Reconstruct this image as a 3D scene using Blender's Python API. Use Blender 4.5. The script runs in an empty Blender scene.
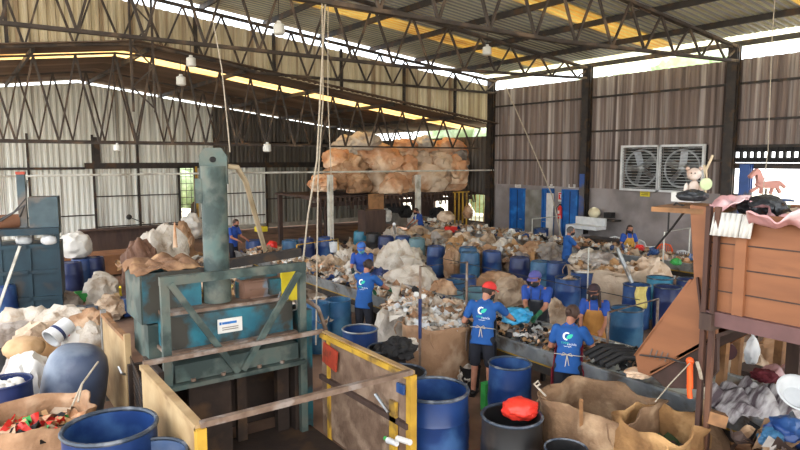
import bpy, bmesh, math, random
from mathutils import Vector, Matrix, noise, Euler
from mathutils.bvhtree import BVHTree
R_ = random.Random(7)
C = bpy.context.scene.collection
PI = math.pi
# ---------------------------------------------------------------- camera numbers
F_PX = 620.0; YAW = math.radians(35.8); PIT = math.atan(66/620); H = 3.55
cF = Vector((math.sin(YAW)*math.cos(PIT), math.cos(YAW)*math.cos(PIT), -math.sin(PIT)))
cR = Vector((math.cos(YAW), -math.sin(YAW), 0))
cU = Vector((math.sin(YAW)*math.sin(PIT), math.cos(YAW)*math.sin(PIT), math.cos(PIT)))
def at(px, py, X=None, Y=None, z=None, D=None):
    d = cF + cR*((px-400)/F_PX) + cU*((225-py)/F_PX)
    if D is None:
        if z is not None: D = (z-H)/d.z
        elif X is not None: D = X/d.x
        else: D = Y/d.y
    return Vector((0, 0, H)) + d*D
def ppm(p): return F_PX/((Vector(p)-Vector((0, 0, H))).dot(cF))

# ---------------------------------------------------------------- materials
def lin(c):
    if isinstance(c, str):
        c = tuple(int(c[i:i+2], 16)/255 for i in (0, 2, 4))
    return tuple((v/12.92 if v <= .04045 else ((v+.055)/1.055)**2.4) for v in c)+(1,)
MATS = {}
def mat(name, c1, c2=None, c3=None, rough=.7, metal=0, scale=3, stretch=(1, 1, 1), thr=.58, bump=.15, bscale=None, trans=0, soft=.12, emit=0, spec=.4, alpha=1):
    if name in MATS: return MATS[name]
    m = bpy.data.materials.new(name); m.use_nodes = True; MATS[name] = m
    N = m.node_tree.nodes; L = m.node_tree.links
    b = N['Principled BSDF']; b.inputs['Roughness'].default_value = rough; b.inputs['Metallic'].default_value = metal
    b.inputs['Specular IOR Level'].default_value = spec
    tc = N.new('ShaderNodeTexCoord'); mp = N.new('ShaderNodeMapping'); mp.inputs['Scale'].default_value = stretch
    L.new(tc.outputs['Object'], mp.inputs['Vector'])
    n1 = N.new('ShaderNodeTexNoise'); n1.inputs['Scale'].default_value = scale; n1.inputs['Detail'].default_value = 6
    L.new(mp.outputs[0], n1.inputs['Vector'])
    mx = N.new('ShaderNodeMixRGB'); mx.inputs[1].default_value = lin(c1); mx.inputs[2].default_value = lin(c2 or c1)
    rp = N.new('ShaderNodeValToRGB'); rp.color_ramp.elements[0].position = .35; rp.color_ramp.elements[1].position = .65
    L.new(n1.outputs['Fac'], rp.inputs[0]); L.new(rp.outputs[0], mx.inputs[0])
    out = mx.outputs[0]
    if c3:
        n2 = N.new('ShaderNodeTexNoise'); n2.inputs['Scale'].default_value = scale*.63; n2.inputs['Detail'].default_value = 8
        mp2 = N.new('ShaderNodeMapping'); mp2.inputs['Location'].default_value = (7.3, 2.1, 5.5); mp2.inputs['Scale'].default_value = stretch
        L.new(tc.outputs['Object'], mp2.inputs['Vector']); L.new(mp2.outputs[0], n2.inputs['Vector'])
        r2 = N.new('ShaderNodeValToRGB'); r2.color_ramp.elements[0].position = thr-soft/2; r2.color_ramp.elements[1].position = thr+soft/2
        L.new(n2.outputs['Fac'], r2.inputs[0])
        m2 = N.new('ShaderNodeMixRGB'); m2.inputs[2].default_value = lin(c3)
        L.new(r2.outputs[0], m2.inputs[0]); L.new(out, m2.inputs[1]); out = m2.outputs[0]
    L.new(out, b.inputs['Base Color'])
    if bump:
        bp = N.new('ShaderNodeBump'); bp.inputs['Strength'].default_value = bump; bp.inputs['Distance'].default_value = .07 if bump >= .4 else .03
        nb = N.new('ShaderNodeTexNoise'); nb.inputs['Scale'].default_value = bscale or scale*3; nb.inputs['Detail'].default_value = 5
        L.new(mp.outputs[0], nb.inputs['Vector']); L.new(nb.outputs['Fac'], bp.inputs['Height']); L.new(bp.outputs[0], b.inputs['Normal'])
    if emit:
        b.inputs['Emission Color'].default_value = lin(c1); b.inputs['Emission Strength'].default_value = emit
    if trans:
        o = N['Material Output']; t = N.new('ShaderNodeBsdfTranslucent'); L.new(out, t.inputs['Color'])
        ms = N.new('ShaderNodeMixShader'); ms.inputs[0].default_value = trans
        L.new(b.outputs[0], ms.inputs[1]); L.new(t.outputs[0], ms.inputs[2]); L.new(ms.outputs[0], o.inputs['Surface'])
    return m
steel = mat('dark_steel', '2e2b2a', '3f3833', '54402f', rough=.6, metal=.3, scale=4, bump=.05)
truss_m = mat('truss_steel', '362f2b', '4a413a', '665546', rough=.7, metal=.2, scale=3, bump=.05)
rustpipe = mat('worn_pipe_steel', '8a7667', '6c5849', '9a8f86', rough=.55, metal=.4, scale=8, bump=.05)
galv = mat('galvanised_metal', 'a5a7a6', '868a8b', '6c6258', rough=.4, metal=.6, scale=5, bump=.05)
beltm = mat('belt_plate', 'c2ccd6', 'a2b0be', '7a7064', rough=.3, metal=.5, scale=3, bump=.04, thr=.64)
clad_light = mat('cladding_light', 'e4e6df', 'ced0c8', '948d80', rough=.6, scale=1.3, stretch=(5.5, 5.5, .13), bump=.03, thr=.6)  # vertical stain streaks on all claddings, narrowed to stand in for rib shading
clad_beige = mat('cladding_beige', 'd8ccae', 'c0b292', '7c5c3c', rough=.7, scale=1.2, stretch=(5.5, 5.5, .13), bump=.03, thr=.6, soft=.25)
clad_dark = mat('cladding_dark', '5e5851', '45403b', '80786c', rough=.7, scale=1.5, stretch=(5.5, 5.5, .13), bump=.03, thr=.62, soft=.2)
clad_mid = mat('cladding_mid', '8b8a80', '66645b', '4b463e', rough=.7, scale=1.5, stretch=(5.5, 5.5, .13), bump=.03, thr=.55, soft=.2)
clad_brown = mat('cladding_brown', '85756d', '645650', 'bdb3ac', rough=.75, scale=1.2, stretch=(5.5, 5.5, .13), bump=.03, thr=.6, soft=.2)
roof_m = mat('roof_sheet', 'b9bcc2', 'a0a3aa', '7d7975', rough=.55, metal=.1, scale=.8, stretch=(.3, 1.5, 1), bump=.02, thr=.62)
roof_t = mat('roof_translucent', 'f3dfb8', 'ecd09c', 'd0b080', rough=.5, scale=1.2, stretch=(.3, 2, 1), bump=0, trans=.75)
roof_w = mat('roof_eave_lit', 'f2f2e4', 'e8e6d0', rough=.5, scale=1.2, bump=0, trans=.75)
conc = mat('concrete_wall', '9a9290', '857d7a', '6a625e', rough=.85, scale=1.1, bump=.06, thr=.63, soft=.2)
conc2 = mat('plaster_rough', '8c8a82', '6d6a61', rough=.85, scale=2.2, bump=.1)
floor_m = mat('floor_earth', '74594a', '8a6e5a', '443630', rough=.85, scale=1.4, bump=.25, thr=.6, soft=.2)
blue_paint = mat('blue_door_paint', '1c60a8', '175291', '2a78c2', rough=.45, scale=3, bump=.02)
blue_col = mat('blue_column_paint', '35579b', '2a477e', '56504b', rough=.5, scale=2, bump=.02)
drumB = mat('drum_blue', '213d70', '1a3260', '3a5a86', rough=.38, scale=3, bump=.04)
drumD = mat('drum_navy', '1f2c58', '192447', '343f66', rough=.38, scale=3, bump=.04)
drumT = mat('drum_teal_blue', '2b587c', '23496a', '45708c', rough=.4, scale=3, bump=.04)
drumC = mat('drum_cyan', '2f7690', '27677f', '4a8ba2', rough=.4, scale=3, bump=.04)
drumG = mat('drum_grey_teal', '5f7f86', '4d6c74', '7b979b', rough=.45, scale=3, bump=.04)
drumK = mat('drum_black', '201f1f', '181818', '3d3632', rough=.45, scale=3, bump=.04)
drumN = mat('drum_worn_blue', '3b5a84', '33486a', '60708c', rough=.5, scale=2.4, bump=.05, thr=.55)
rimK = mat('drum_rim_dark', '394452', '2b333d', '6d7278', rough=.45, scale=9, bump=.05)
sackW = mat('sack_white', 'c9c1b4', 'b2a797', '927d67', rough=.8, scale=3, bump=.5, bscale=9, thr=.62)
sackC = mat('sack_cream', 'bfab93', 'a89077', '80674f', rough=.8, scale=3, bump=.5, bscale=9, thr=.6)
sackT = mat('sack_tan', 'a58161', '8d6b4e', 'bfa284', rough=.8, scale=3, bump=.5, bscale=8, thr=.6)
sackO = mat('sack_orange', 'd0a27c', 'bd8760', 'e2c6a8', rough=.75, scale=2, bump=.5, bscale=7, thr=.56)
sackP = mat('sack_pale', 'd3bfa8', 'bd9f82', 'a67c58', rough=.75, scale=2, bump=.5, bscale=7, thr=.6)
sackB = mat('sack_brown', '8d6f52', '735840', 'a68a6b', rough=.85, scale=4, bump=.4, bscale=12, thr=.6)
sackG = mat('sack_grey', 'a8a098', '8e857b', '70645a', rough=.8, scale=3, bump=.5, bscale=9)
teal = mat('teal_machine_paint', '2b656c', '22525a', '3e3632', rough=.5, metal=.2, scale=4, bump=.08, thr=.52)
tealL = mat('teal_bright_paint', '2a7282', '215a6a', '38362f', rough=.5, metal=.1, scale=3.4, bump=.06, thr=.49)
tealW = mat('teal_worn_paint', '4a5d58', '5e6158', '33403d', rough=.6, metal=.2, scale=5, bump=.08, thr=.53)
pressB = mat('dark_teal_press_paint', '1f3843', '182c37', '3b3733', rough=.5, metal=.2, scale=3, bump=.05, thr=.62)
yellowp = mat('yellow_paint', 'c29a34', 'a8822c', '6b5432', rough=.55, scale=5, bump=.06, thr=.6)
tanpanel = mat('cage_sheet', 'b39a72', '9c8058', '75593a', rough=.7, scale=3, bump=.1, thr=.58, soft=.25)
rustplate = mat('cage_mesh_rust', '7c6552', '604a3a', '947d68', rough=.8, scale=5, bump=.3, bscale=30)
pitdark = mat('rusted_shaded_inside', '31241b', '241a14', '46321f', rough=.85, scale=4, bump=.2)  # rust, darkened to paint in the deep shade inside the press cage
signred = mat('red_plate', 'a8412c', '943826', '6e3626', rough=.5, scale=9, bump=.03)
woodp = mat('painted_brown_wood', '8e5c3b', '7f5134', '64402b', rough=.6, scale=2.5, stretch=(1, .4, 2), bump=.06, thr=.66)
woodd = mat('dark_timber', '3c2d27', '4c3a31', rough=.75, scale=4, stretch=(2, 2, .4), bump=.1)
woodr = mat('raw_timber', '9c7048', '84603f', '6b4c31', rough=.75, scale=5, bump=.1)
darkm = mat('soot_black', '1b1a1a', '262423', rough=.8, scale=4, bump=.1)
white_p = mat('white_plastic', 'd6d7d6', 'c4c6c6', rough=.4, scale=5, bump=.02)
yel_pl = mat('yellow_plastic', 'd9c52a', 'c8b323', rough=.45, scale=5, bump=.02)
orange_pl = mat('orange_plastic', 'e8622a', 'd95521', rough=.4, scale=5, bump=.02)
red_pl = mat('red_plastic', 'd8352c', 'bf2a25', rough=.4, scale=5, bump=.05)
redbag = mat('red_bag', 'e8402f', 'd43024', rough=.45, scale=5, bump=.3)
green_pl = mat('green_plastic', '3fa04e', '2f8a40', rough=.45, scale=5, bump=.02)
pinkm = mat('pink_cloth', 'd6a6a6', 'c89494', 'e2c4c4', rough=.9, scale=7, bump=.3)
cyan_bag = mat('cyan_bag', '3aa3d0', '2c8cbc', '6cc0de', rough=.4, scale=4, bump=.4)
paper = mat('paper_white', 'd6d4cd', 'c6c3bb', rough=.8, scale=5, bump=.02)
card = mat('cardboard', 'b08a60', '9a754d', rough=.85, scale=5, bump=.05)
ropem = mat('rope_fibre', 'b5aa98', '9c907c', rough=.9, scale=20, bump=.1)
cablem = mat('cable_black', '2b2928', '3a3633', rough=.6, scale=9, bump=0)
pipe_w = mat('white_pipe', 'c9c8bf', 'b5b3a8', '8f8a7c', rough=.5, scale=3, bump=.02)
skin1 = mat('skin_brown', 'a8735a', '9a664e', rough=.55, scale=8, bump=.02)
skin2 = mat('skin_light_brown', 'b98268', 'a8735b', rough=.55, scale=8, bump=.02)
shirt = mat('blue_shirt', '225698', '1c4c8a', rough=.85, scale=5, bump=.15, bscale=14)
shirt2 = mat('royal_blue_shirt', '284c9a', '224288', rough=.85, scale=5, bump=.15, bscale=14)
pants = mat('dark_trousers', '2a2b33', '22232a', rough=.9, scale=6, bump=.15)
pants_b = mat('blue_trousers', '2d4a78', '263f68', rough=.9, scale=6, bump=.15)
hairm = mat('hair_dark', '2c211c', '3d2d25', rough=.6, scale=30, stretch=(3, 3, .5), bump=.3)
hairb = mat('hair_brown', '3f2d25', '4f392c', rough=.6, scale=30, stretch=(3, 3, .5), bump=.3)
maskm = mat('black_mask', '23252b', '1c1e23', rough=.8, scale=9, bump=.05)
maskt = mat('teal_mask', '5aa0a8', '4c9099', rough=.8, scale=9, bump=.05)
capR = mat('red_cap', 'd53a34', 'c4302c', rough=.75, scale=9, bump=.05)
capP = mat('purple_cap', '5a5a98', '4d4d88', rough=.75, scale=9, bump=.05)
capBl = mat('blue_cap', '3a6ab8', '3360a8', rough=.75, scale=9, bump=.05)
capK = mat('black_cap', '2a2428', '38262a', rough=.75, scale=9, bump=.05)
gloveG = mat('green_gloves', '2c6a48', '24583c', rough=.6, scale=9, bump=.1)
gloveK = mat('dark_gloves', '24383c', '1d2c30', rough=.6, scale=9, bump=.1)
apronY = mat('mustard_apron', 'b07a3a', '9c6a30', '7c5228', rough=.8, scale=5, bump=.15)
apronK = mat('black_apron', '2c2d30', '3a3b3e', rough=.4, scale=5, bump=.15)
apronR = mat('maroon_apron', '8a2632', '7a202c', rough=.7, scale=5, bump=.15)
shoe = mat('shoe_black', '1e1c1b', '2a2726', rough=.5, scale=6, bump=.02)
eyem = mat('eye_dark', '15110f', rough=.2, bump=0)
logo_w = mat('logo_white', 'e8eef2', rough=.8, bump=0)
logo_g = mat('logo_green', '3cc0a0', rough=.8, bump=0)
leafm = mat('foliage_green', 'b9cba4', '9fb588', 'd2e0c0', rough=.8, scale=3, bump=.3, trans=.3)
bounce_ground = mat('outdoor_ground', 'c4bda8', 'b5ad98', rough=.9, scale=1, bump=.1)  # unseen yard, made pale so sunlight bounces into the hall
steelfan = mat('fan_steel', '8e9093', '77797c', rough=.35, metal=.7, scale=6, bump=.02)
plush = mat('plush_tan', '9c7860', 'd8cec4', rough=.95, scale=4, bump=.3)
limem = mat('pale_green_plastic', 'b8c49a', 'a7b488', rough=.5, scale=5, bump=.02)
blackbag = mat('black_bag', '232528', '2e3033', rough=.35, scale=5, bump=.4)
palette = [sackW, sackC, card, sackT, drumB, sackG, sackO, darkm, paper, sackG, woodr, drumC, sackP, yel_pl, white_p, sackB]
glassm = bpy.data.materials.new('lamp_glass')

# ---------------------------------------------------------------- mesh builder
class MB:
    def __init__(s): s.v = []; s.f = []; s.m = []; s.cur = 0
    def add(s, vs, fs):
        o = len(s.v); s.v += [Vector(v) for v in vs]
        for f in fs: s.f.append([i+o for i in f]); s.m.append(s.cur)
        return s
    def box(s, c, d, rot=None):
        c = Vector(c); x, y, z = d[0]/2, d[1]/2, d[2]/2
        vs = [Vector((a, b, e)) for a in (-x, x) for b in (-y, y) for e in (-z, z)]
        if rot is not None:
            M = rot if isinstance(rot, Matrix) else Euler(rot).to_matrix()
            vs = [M@v for v in vs]
        return s.add([v+c for v in vs], [(0, 1, 3, 2), (4, 6, 7, 5), (0, 4, 5, 1), (2, 3, 7, 6), (0, 2, 6, 4), (1, 5, 7, 3)])
    def bar(s, a, b, w, h=None):
        a = Vector(a); b = Vector(b); h = h or w; d = b-a; L = d.length
        if L < 1e-6: return s
        d.normalize(); up = Vector((0, 0, 1)) if abs(d.z) < .95 else Vector((1, 0, 0))
        r = d.cross(up).normalized(); u = r.cross(d)
        vs = [p+r*(i*w/2)+u*(j*h/2) for p in (a, b) for i, j in ((-1, -1), (1, -1), (1, 1), (-1, 1))]
        return s.add(vs, [(0, 3, 2, 1), (4, 5, 6, 7), (0, 1, 5, 4), (1, 2, 6, 5), (2, 3, 7, 6), (3, 0, 4, 7)])
    def tube(s, pts, r, n=8, caps=True):
        pts = [Vector(p) for p in pts]; rs = r if isinstance(r, (list, tuple)) else [r]*len(pts)
        vs = []; ref = None
        for i, p in enumerate(pts):
            d = (pts[min(i+1, len(pts)-1)]-pts[max(i-1, 0)]).normalized()
            if ref is None: ref = Vector((0, 0, 1)) if abs(d.z) < .9 else Vector((1, 0, 0))
            a = d.cross(ref).normalized(); b = a.cross(d); ref = b
            for k in range(n):
                t = 2*PI*k/n; vs.append(p+(a*math.cos(t)+b*math.sin(t))*rs[i])
        fs = [(i*n+k, i*n+(k+1) % n, (i+1)*n+(k+1) % n, (i+1)*n+k) for i in range(len(pts)-1) for k in range(n)]
        if caps: fs += [tuple(range(n))[::-1], tuple(range((len(pts)-1)*n, len(pts)*n))]
        return s.add(vs, fs)
    def lathe(s, prof, n=24, c=(0, 0, 0), sq=0, wob=0, M=None):
        vs = []; c = Vector(c)
        for (r, z) in prof:
            for k in range(n):
                t = 2*PI*k/n; q = 1+sq*abs(math.sin(2*t))
                w = 1+wob*noise.noise(Vector((math.cos(t)*1.5, math.sin(t)*1.5, z*2+c.x)))
                v = Vector((r*q*w*math.cos(t), r*q*w*math.sin(t), z))
                vs.append((M@v if M else v)+c)
        m = len(prof)
        fs = [(i*n+k, i*n+(k+1) % n, (i+1)*n+(k+1) % n, (i+1)*n+k) for i in range(m-1) for k in range(n)]
        if prof[0][0] > 1e-4: fs.append(tuple(range(n))[::-1])
        if prof[-1][0] > 1e-4: fs.append(tuple(range((m-1)*n, m*n)))
        return s.add(vs, fs)
    def ball(s, c, r, sub=2, amp=0, fr=3, M=None, flat=None, seed=0):
        bm = bmesh.new(); bmesh.ops.create_icosphere(bm, subdivisions=sub, radius=1)
        r = Vector(r) if hasattr(r, '__len__') else Vector((r, r, r)); c = Vector(c)
        vs = []
        for v in bm.verts:
            p = v.co.copy()
            if amp:
                q = p*fr+Vector((seed*3.1, seed*1.7, seed*2.3))
                k = noise.noise(q)*.8 - (abs(noise.noise(q*1.4+Vector((5, 2, 1))))-.2)*.9 - (abs(noise.noise(q*3.1))-.2)*.3
                p *= 1+amp*k
            if flat is not None and p.z < -flat: p.z = -flat+(p.z+flat)*.08
            p = Vector((p.x*r.x, p.y*r.y, p.z*r.z))
            if M: p = M@p
            vs.append(p+c)
        fs = [[v.index for v in f.verts] for f in bm.faces]; bm.free()
        return s.add(vs, fs)
    def prism(s, poly, d):
        n = len(poly); d = Vector(d); vs = [Vector(p) for p in poly]; vs += [v+d for v in vs]
        return s.add(vs, [tuple(range(n))[::-1], tuple(range(n, 2*n))]+[(i, (i+1) % n, (i+1) % n+n, i+n) for i in range(n)])
    def grid(s, fn, nu, nv, th=0):
        vs = [Vector(fn(i/nu, j/nv)) for i in range(nu+1) for j in range(nv+1)]
        fs = [(i*(nv+1)+j, (i+1)*(nv+1)+j, (i+1)*(nv+1)+j+1, i*(nv+1)+j+1) for i in range(nu) for j in range(nv)]
        return s.add(vs, fs)
def build(mb, name, mats, parent=None, smooth=True, off=None, th=0, ang=40):
    me = bpy.data.meshes.new(name)
    off = Vector(off) if off is not None else Vector((0, 0, 0))
    if parent is not None and off.length == 0:
        q = Vector((0, 0, 0)); p = parent
        while p is not None:
            if p.get('_local'): q = Vector((0, 0, 0)); break
            q = q+p.location; p = p.parent
        vs = [v-q for v in mb.v]
    else: vs = [v-off for v in mb.v]
    me.from_pydata([tuple(v) for v in vs], [], mb.f); me.update()
    bm = bmesh.new(); bm.from_mesh(me); bmesh.ops.recalc_face_normals(bm, faces=bm.faces); bm.to_mesh(me); bm.free()
    if not isinstance(mats, (list, tuple)): mats = [mats]
    for m in mats: me.materials.append(m)
    if len(mats) > 1: me.polygons.foreach_set('material_index', mb.m)
    if smooth:
        me.polygons.foreach_set('use_smooth', [True]*len(me.polygons)); me.set_sharp_from_angle(angle=math.radians(ang))
    o = bpy.data.objects.new(name, me); C.objects.link(o)
    if parent is not None: o.parent = parent
    o.location = off
    if th:
        sd = o.modifiers.new('solid', 'SOLIDIFY'); sd.thickness = th; sd.offset = 0
    return o
def tag(o, label=None, cat=None, group=None, kind=None):
    if label: o['label'] = label
    if cat: o['category'] = cat
    if group: o['group'] = group
    if kind: o['kind'] = kind
    return o
def thing(name, label, cat, loc=(0, 0, 0), group=None, world=True, rz=0):
    o = bpy.data.objects.new(name, None); o.empty_display_size = .1; C.objects.link(o); o.location = loc; o.rotation_euler = (0, 0, rz)
    if not world: o['_local'] = 1
    return tag(o, label, cat, group)
def one(mb, name, mats, label, cat, group=None, kind=None, loc=None, **k):
    if loc is None:
        n = len(mb.v); xs = sum((v.x for v in mb.v), 0)/n; ys = sum((v.y for v in mb.v), 0)/n; zs = min(v.z for v in mb.v); loc = (xs, ys, zs)
    return tag(build(mb, name, mats, off=loc, **k), label, cat, group, kind)
def struct(mb, name, mats, **k):
    o = build(mb, name, mats, **k); o['kind'] = 'structure'; return o

# ---------------------------------------------------------------- setting
YA, YB, XW = 19.8, 30.0, 19.3
zroof = lambda x: 7.05+.1*(XW-x) if x > -2 else 7.05+.1*(XW+2)+.1*(x+2)
zann = lambda x: 6.95-.13*abs(x-4.65)
struct(MB().box((6, 11, -.05), (28, 40, .1)), 'floor', floor_m, smooth=False)
struct(MB().box((20, 30, -.2), (160, 160, .1)), 'ground_outside', bounce_ground, smooth=False)
def corr(a0, a1, zb, zt, axis, const, pitch=.22, dep=.06):
    mb = MB(); a = a0; k = 0; cols = []
    pat = [(0, 0), (.3, 0), (.45, 1), (.8, 1), (.95, 0)]
    while a < a1:
        for u, h in pat:
            aa = min(a+u*pitch, a1); cols.append((aa, h*dep))
        a += pitch
    cols.append((a1, 0))
    vs = []
    for aa, h in cols:
        for z in (zb(aa), zt(aa)):
            vs.append((aa, const-h, z) if axis == 'X' else (const-h, aa, z))
    fs = [(2*i, 2*i+2, 2*i+3, 2*i+1) for i in range(len(cols)-1)]
    return mb.add(vs, fs)
c_ = lambda v: (lambda a: v)
# rear wall of the annex
wb = struct(MB().box((8.9, YB+.12, .1), (20.8, .1, .3)), 'wall_back', conc2, smooth=False)
def panel(parent, name, mb, m, **k): return build(mb, name, m, parent=parent, smooth=False, th=.01, **k)
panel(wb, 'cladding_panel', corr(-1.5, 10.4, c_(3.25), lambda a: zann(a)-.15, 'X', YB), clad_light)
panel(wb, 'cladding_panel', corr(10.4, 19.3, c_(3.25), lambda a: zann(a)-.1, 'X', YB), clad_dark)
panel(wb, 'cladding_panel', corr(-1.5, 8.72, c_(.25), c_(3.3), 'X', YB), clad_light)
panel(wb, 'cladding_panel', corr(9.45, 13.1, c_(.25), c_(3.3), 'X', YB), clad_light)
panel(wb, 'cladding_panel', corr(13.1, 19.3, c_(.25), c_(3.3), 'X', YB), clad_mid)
g = MB().box((11.9, YB-.1, 3.25), (14.4, .12, .26)).box((1.6, YB-.1, 3.15), (6.2, .1, .1)); build(g, 'girt', steel, wb, smooth=False)
g = MB()
for (x0, x1, z) in ((-1.5, 5, 1.1), (5, 8.7, 1.9), (5, 8.7, .55), (9.5, 13, 1.85), (9.5, 13, .7), (13.1, 19.2, 1.5), (13.1, 19.2, 4.4), (10.5, 19.2, 4.4)): g.box(((x0+x1)/2, YB-.08, z), (x1-x0, .06, .05))
build(g, 'girt', steel, wb, smooth=False)
g = MB()
for x in (2.6, 5.05, 6.9, 10.45, 13.1, 16.5): g.box((x, YB-.09, 2.3), (.09, .09, 4.6))
g.box((5.2, YB-.12, 3.9), (.28, .1, 1.2)).box((9.45, YB-.1, 1.6), (.1, .12, 3.2)).box((8.7, YB-.1, 1.6), (.1, .12, 3.2))
build(g, 'wall_post', steel, wb, smooth=False)
dr = struct(MB().box((9.5, YB-.17, 1.6), (.1, .05, 3.2)), 'door_1', yellowp, smooth=False)
g = MB()
for i in range(9): g.box((9.07, YB+.05, .4+i*.33), (.66, .02, .025))
for x in (8.85, 9.07, 9.3): g.box((x, YB+.05, 1.6), (.02, .02, 3.1))
build(g, 'grille_bars', steel, dr, smooth=False)
# gable wall above the annex
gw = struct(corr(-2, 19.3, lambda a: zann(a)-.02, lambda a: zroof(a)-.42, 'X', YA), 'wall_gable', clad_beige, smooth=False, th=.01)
g = MB()
for x in (-1.9, 1.4, 6.4, 9.0, 11.6, 14.4, 17): g.box((x, YA-.1, (zann(x)+zroof(x))/2-.2), (.09, .09, zroof(x)-zann(x)-.3))
build(g, 'wall_post', steel, gw, smooth=False)
# right wall
wr = struct(MB().box((XW+.1, 14.5, 1.25), (.18, 10.6, 2.5)), 'wall_right', conc, smooth=False)
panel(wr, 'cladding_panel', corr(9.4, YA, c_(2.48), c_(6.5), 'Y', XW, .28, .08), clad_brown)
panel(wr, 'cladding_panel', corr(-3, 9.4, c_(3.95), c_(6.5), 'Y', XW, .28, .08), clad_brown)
g = MB()
for z in (5.78, 4.55, 3.5): g.box((XW-.08, 14.6, z), (.08, 10.2, .07))
g.box((XW-.08, 3.5, 5.78), (.08, 12, .07)).box((XW-.08, 3.5, 4.7), (.08, 12, .07)).box((XW-.1, 3.2, 3.35), (.16, 12.4, .16)).box((XW-.05, 3.2, 3.93), (.12, 12.4, .08))
build(g, 'girt', steel, wr, smooth=False)
g = MB()
for i in range(60): g.bar((XW-.02, 9.2-i*.2, 3.45), (XW-.02, 9.2-i*.2, 3.9), .06, .13)
g.box((XW-.02, 3.2, 3.52), (.04, 12.4, .14)).box((XW-.02, 3.2, 3.83), (.04, 12.4, .14))
build(g, 'lattice_vent', darkm, wr, smooth=False)
build(MB().box((XW+.1, 3.2, .6), (.18, 12.4, 1.3)), 'parapet', conc, wr, smooth=False)
# annex side wall with openings
ws = struct(MB().box((XW+.1, 25, .35), (.12, 10.3, .7)), 'wall_annex_side', conc2, smooth=False)
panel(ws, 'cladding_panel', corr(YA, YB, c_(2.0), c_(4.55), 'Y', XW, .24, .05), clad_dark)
for i, (a, b) in enumerate(((YA, 20.15), (21.75, 22.7), (23.9, 24.9), (27, 30))):
    build(MB().box((XW+.05, (a+b)/2, 1.35), (.1, b-a, 1.35)), 'boarding', woodd, ws, smooth=False)
for i, (a, b) in enumerate(((20.15, 21.75), (22.7, 23.9), (24.9, 27))):
    f = MB()
    for y in (a+.03, b-.03): f.box((XW-.03, y, 1.35), (.06, .06, 1.3))
    for z in (.72, 1.98): f.box((XW-.03, (a+b)/2, z), (.06, b-a, .06))
    w = struct(f, 'window_%d' % (i+1), woodd, smooth=False)
    bb = MB(); n = 6 if i == 0 else 3
    for k in range(n): bb.box((XW-.05, a+(b-a)*(k+.5)/n, 1.35), (.025, .03, 1.25))
    build(bb, 'window_bars', steel if i else yellowp, w, smooth=False)
# columns
def column(x, y, h, m, label, w=.28):
    mb = MB().box((x, y, h/2), (.06, w, h)).box((x-.12, y, h/2), (.02, w, h)).box((x+.12, y, h/2), (.02, w, h)).box((x, y, h/2), (.24, .02, h))
    t = thing('steel_column', label, 'column', (x, y, 0), 'wall columns'); build(mb, 'shaft', m, t, smooth=False)
    build(MB().box((x, y, .02), (.4, .4, .04)), 'base_plate', steel, t, smooth=False)
    return t
column(XW-.25, YA-.1, 7.0, steel, 'dark steel column in the corner where the clad walls meet')
column(XW-.25, 14.7, 6.9, steel, 'steel column with blue lower half between the doors and the fans')
column(XW-.25, 9.45, 6.9, steel, 'wide dark column right of the exhaust fans')
column(XW-.3, 8.9, 3.4, blue_col, 'short blue column beside the open bay on the right')
one(MB().box((XW-.40, 14.7, 1.5), (.02, .22, 3.0)), 'paint_band', blue_col, 'blue painted band on the column beside the third door', 'panel', smooth=False)
# main roof
def roof_strip(y0, y1, m, name, x0=-2.6, x1=19.95, parent=None):
    ys = []; y = y0
    while y < y1: ys += [(y, 0), (y+.08, 0), (y+.11, .04), (y+.19, .04)]; y += .22
    ys.append((y1, 0)); xs = [x0, -2, x1]; vs = [(x, yy, zroof(x)+h) for x in xs for yy, h in ys]; n = len(ys)
    fs = [(i*n+j, (i+1)*n+j, (i+1)*n+j+1, i*n+j+1) for i in range(2) for j in range(n-1)]
    return build(MB().add(vs, fs), name, m, parent, smooth=False, th=.008)
ceil = roof_strip(-8, 6.0, roof_m, 'ceiling'); ceil['kind'] = 'structure'
for a, b, m in ((6.0, 6.95, roof_t), (6.95, 11.1, roof_m), (11.1, 12.05, roof_t), (12.05, 16.0, roof_m), (16.0, 17.05, roof_t), (17.05, YA, roof_m)):
    roof_strip(a, b, m, 'roof_sheet' if m is roof_m else 'translucent_sheet', x1=18.75, parent=ceil)
roof_strip(6.0, YA, roof_w, 'eave_sheet', 18.75, 20.1, ceil)  # pale translucent eave row stands in for light from the gap below
for i, x in enumerate((19.2, 17.1, 15.0, 12.9, 10.8, 8.7, 6.6, 4.5, 2.4, .3)):
    mb = MB().box((x, 10.9, zroof(x)-.11), (.07, 17.8, .16)).box((x+.05, 10.9, zroof(x)-.04), (.1, 17.8, .02))
    one(mb, 'purlin', steel, 'dark steel purlin running the length of the roof, row %s from the eave' % ['closest', 'second', 'third', 'fourth', 'fifth', 'sixth', 'seventh', 'eighth', 'ninth', 'tenth'][i], 'purlin', 'purlins under the main roof', loc=(x, 2, zroof(x)-.2), smooth=False)
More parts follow.
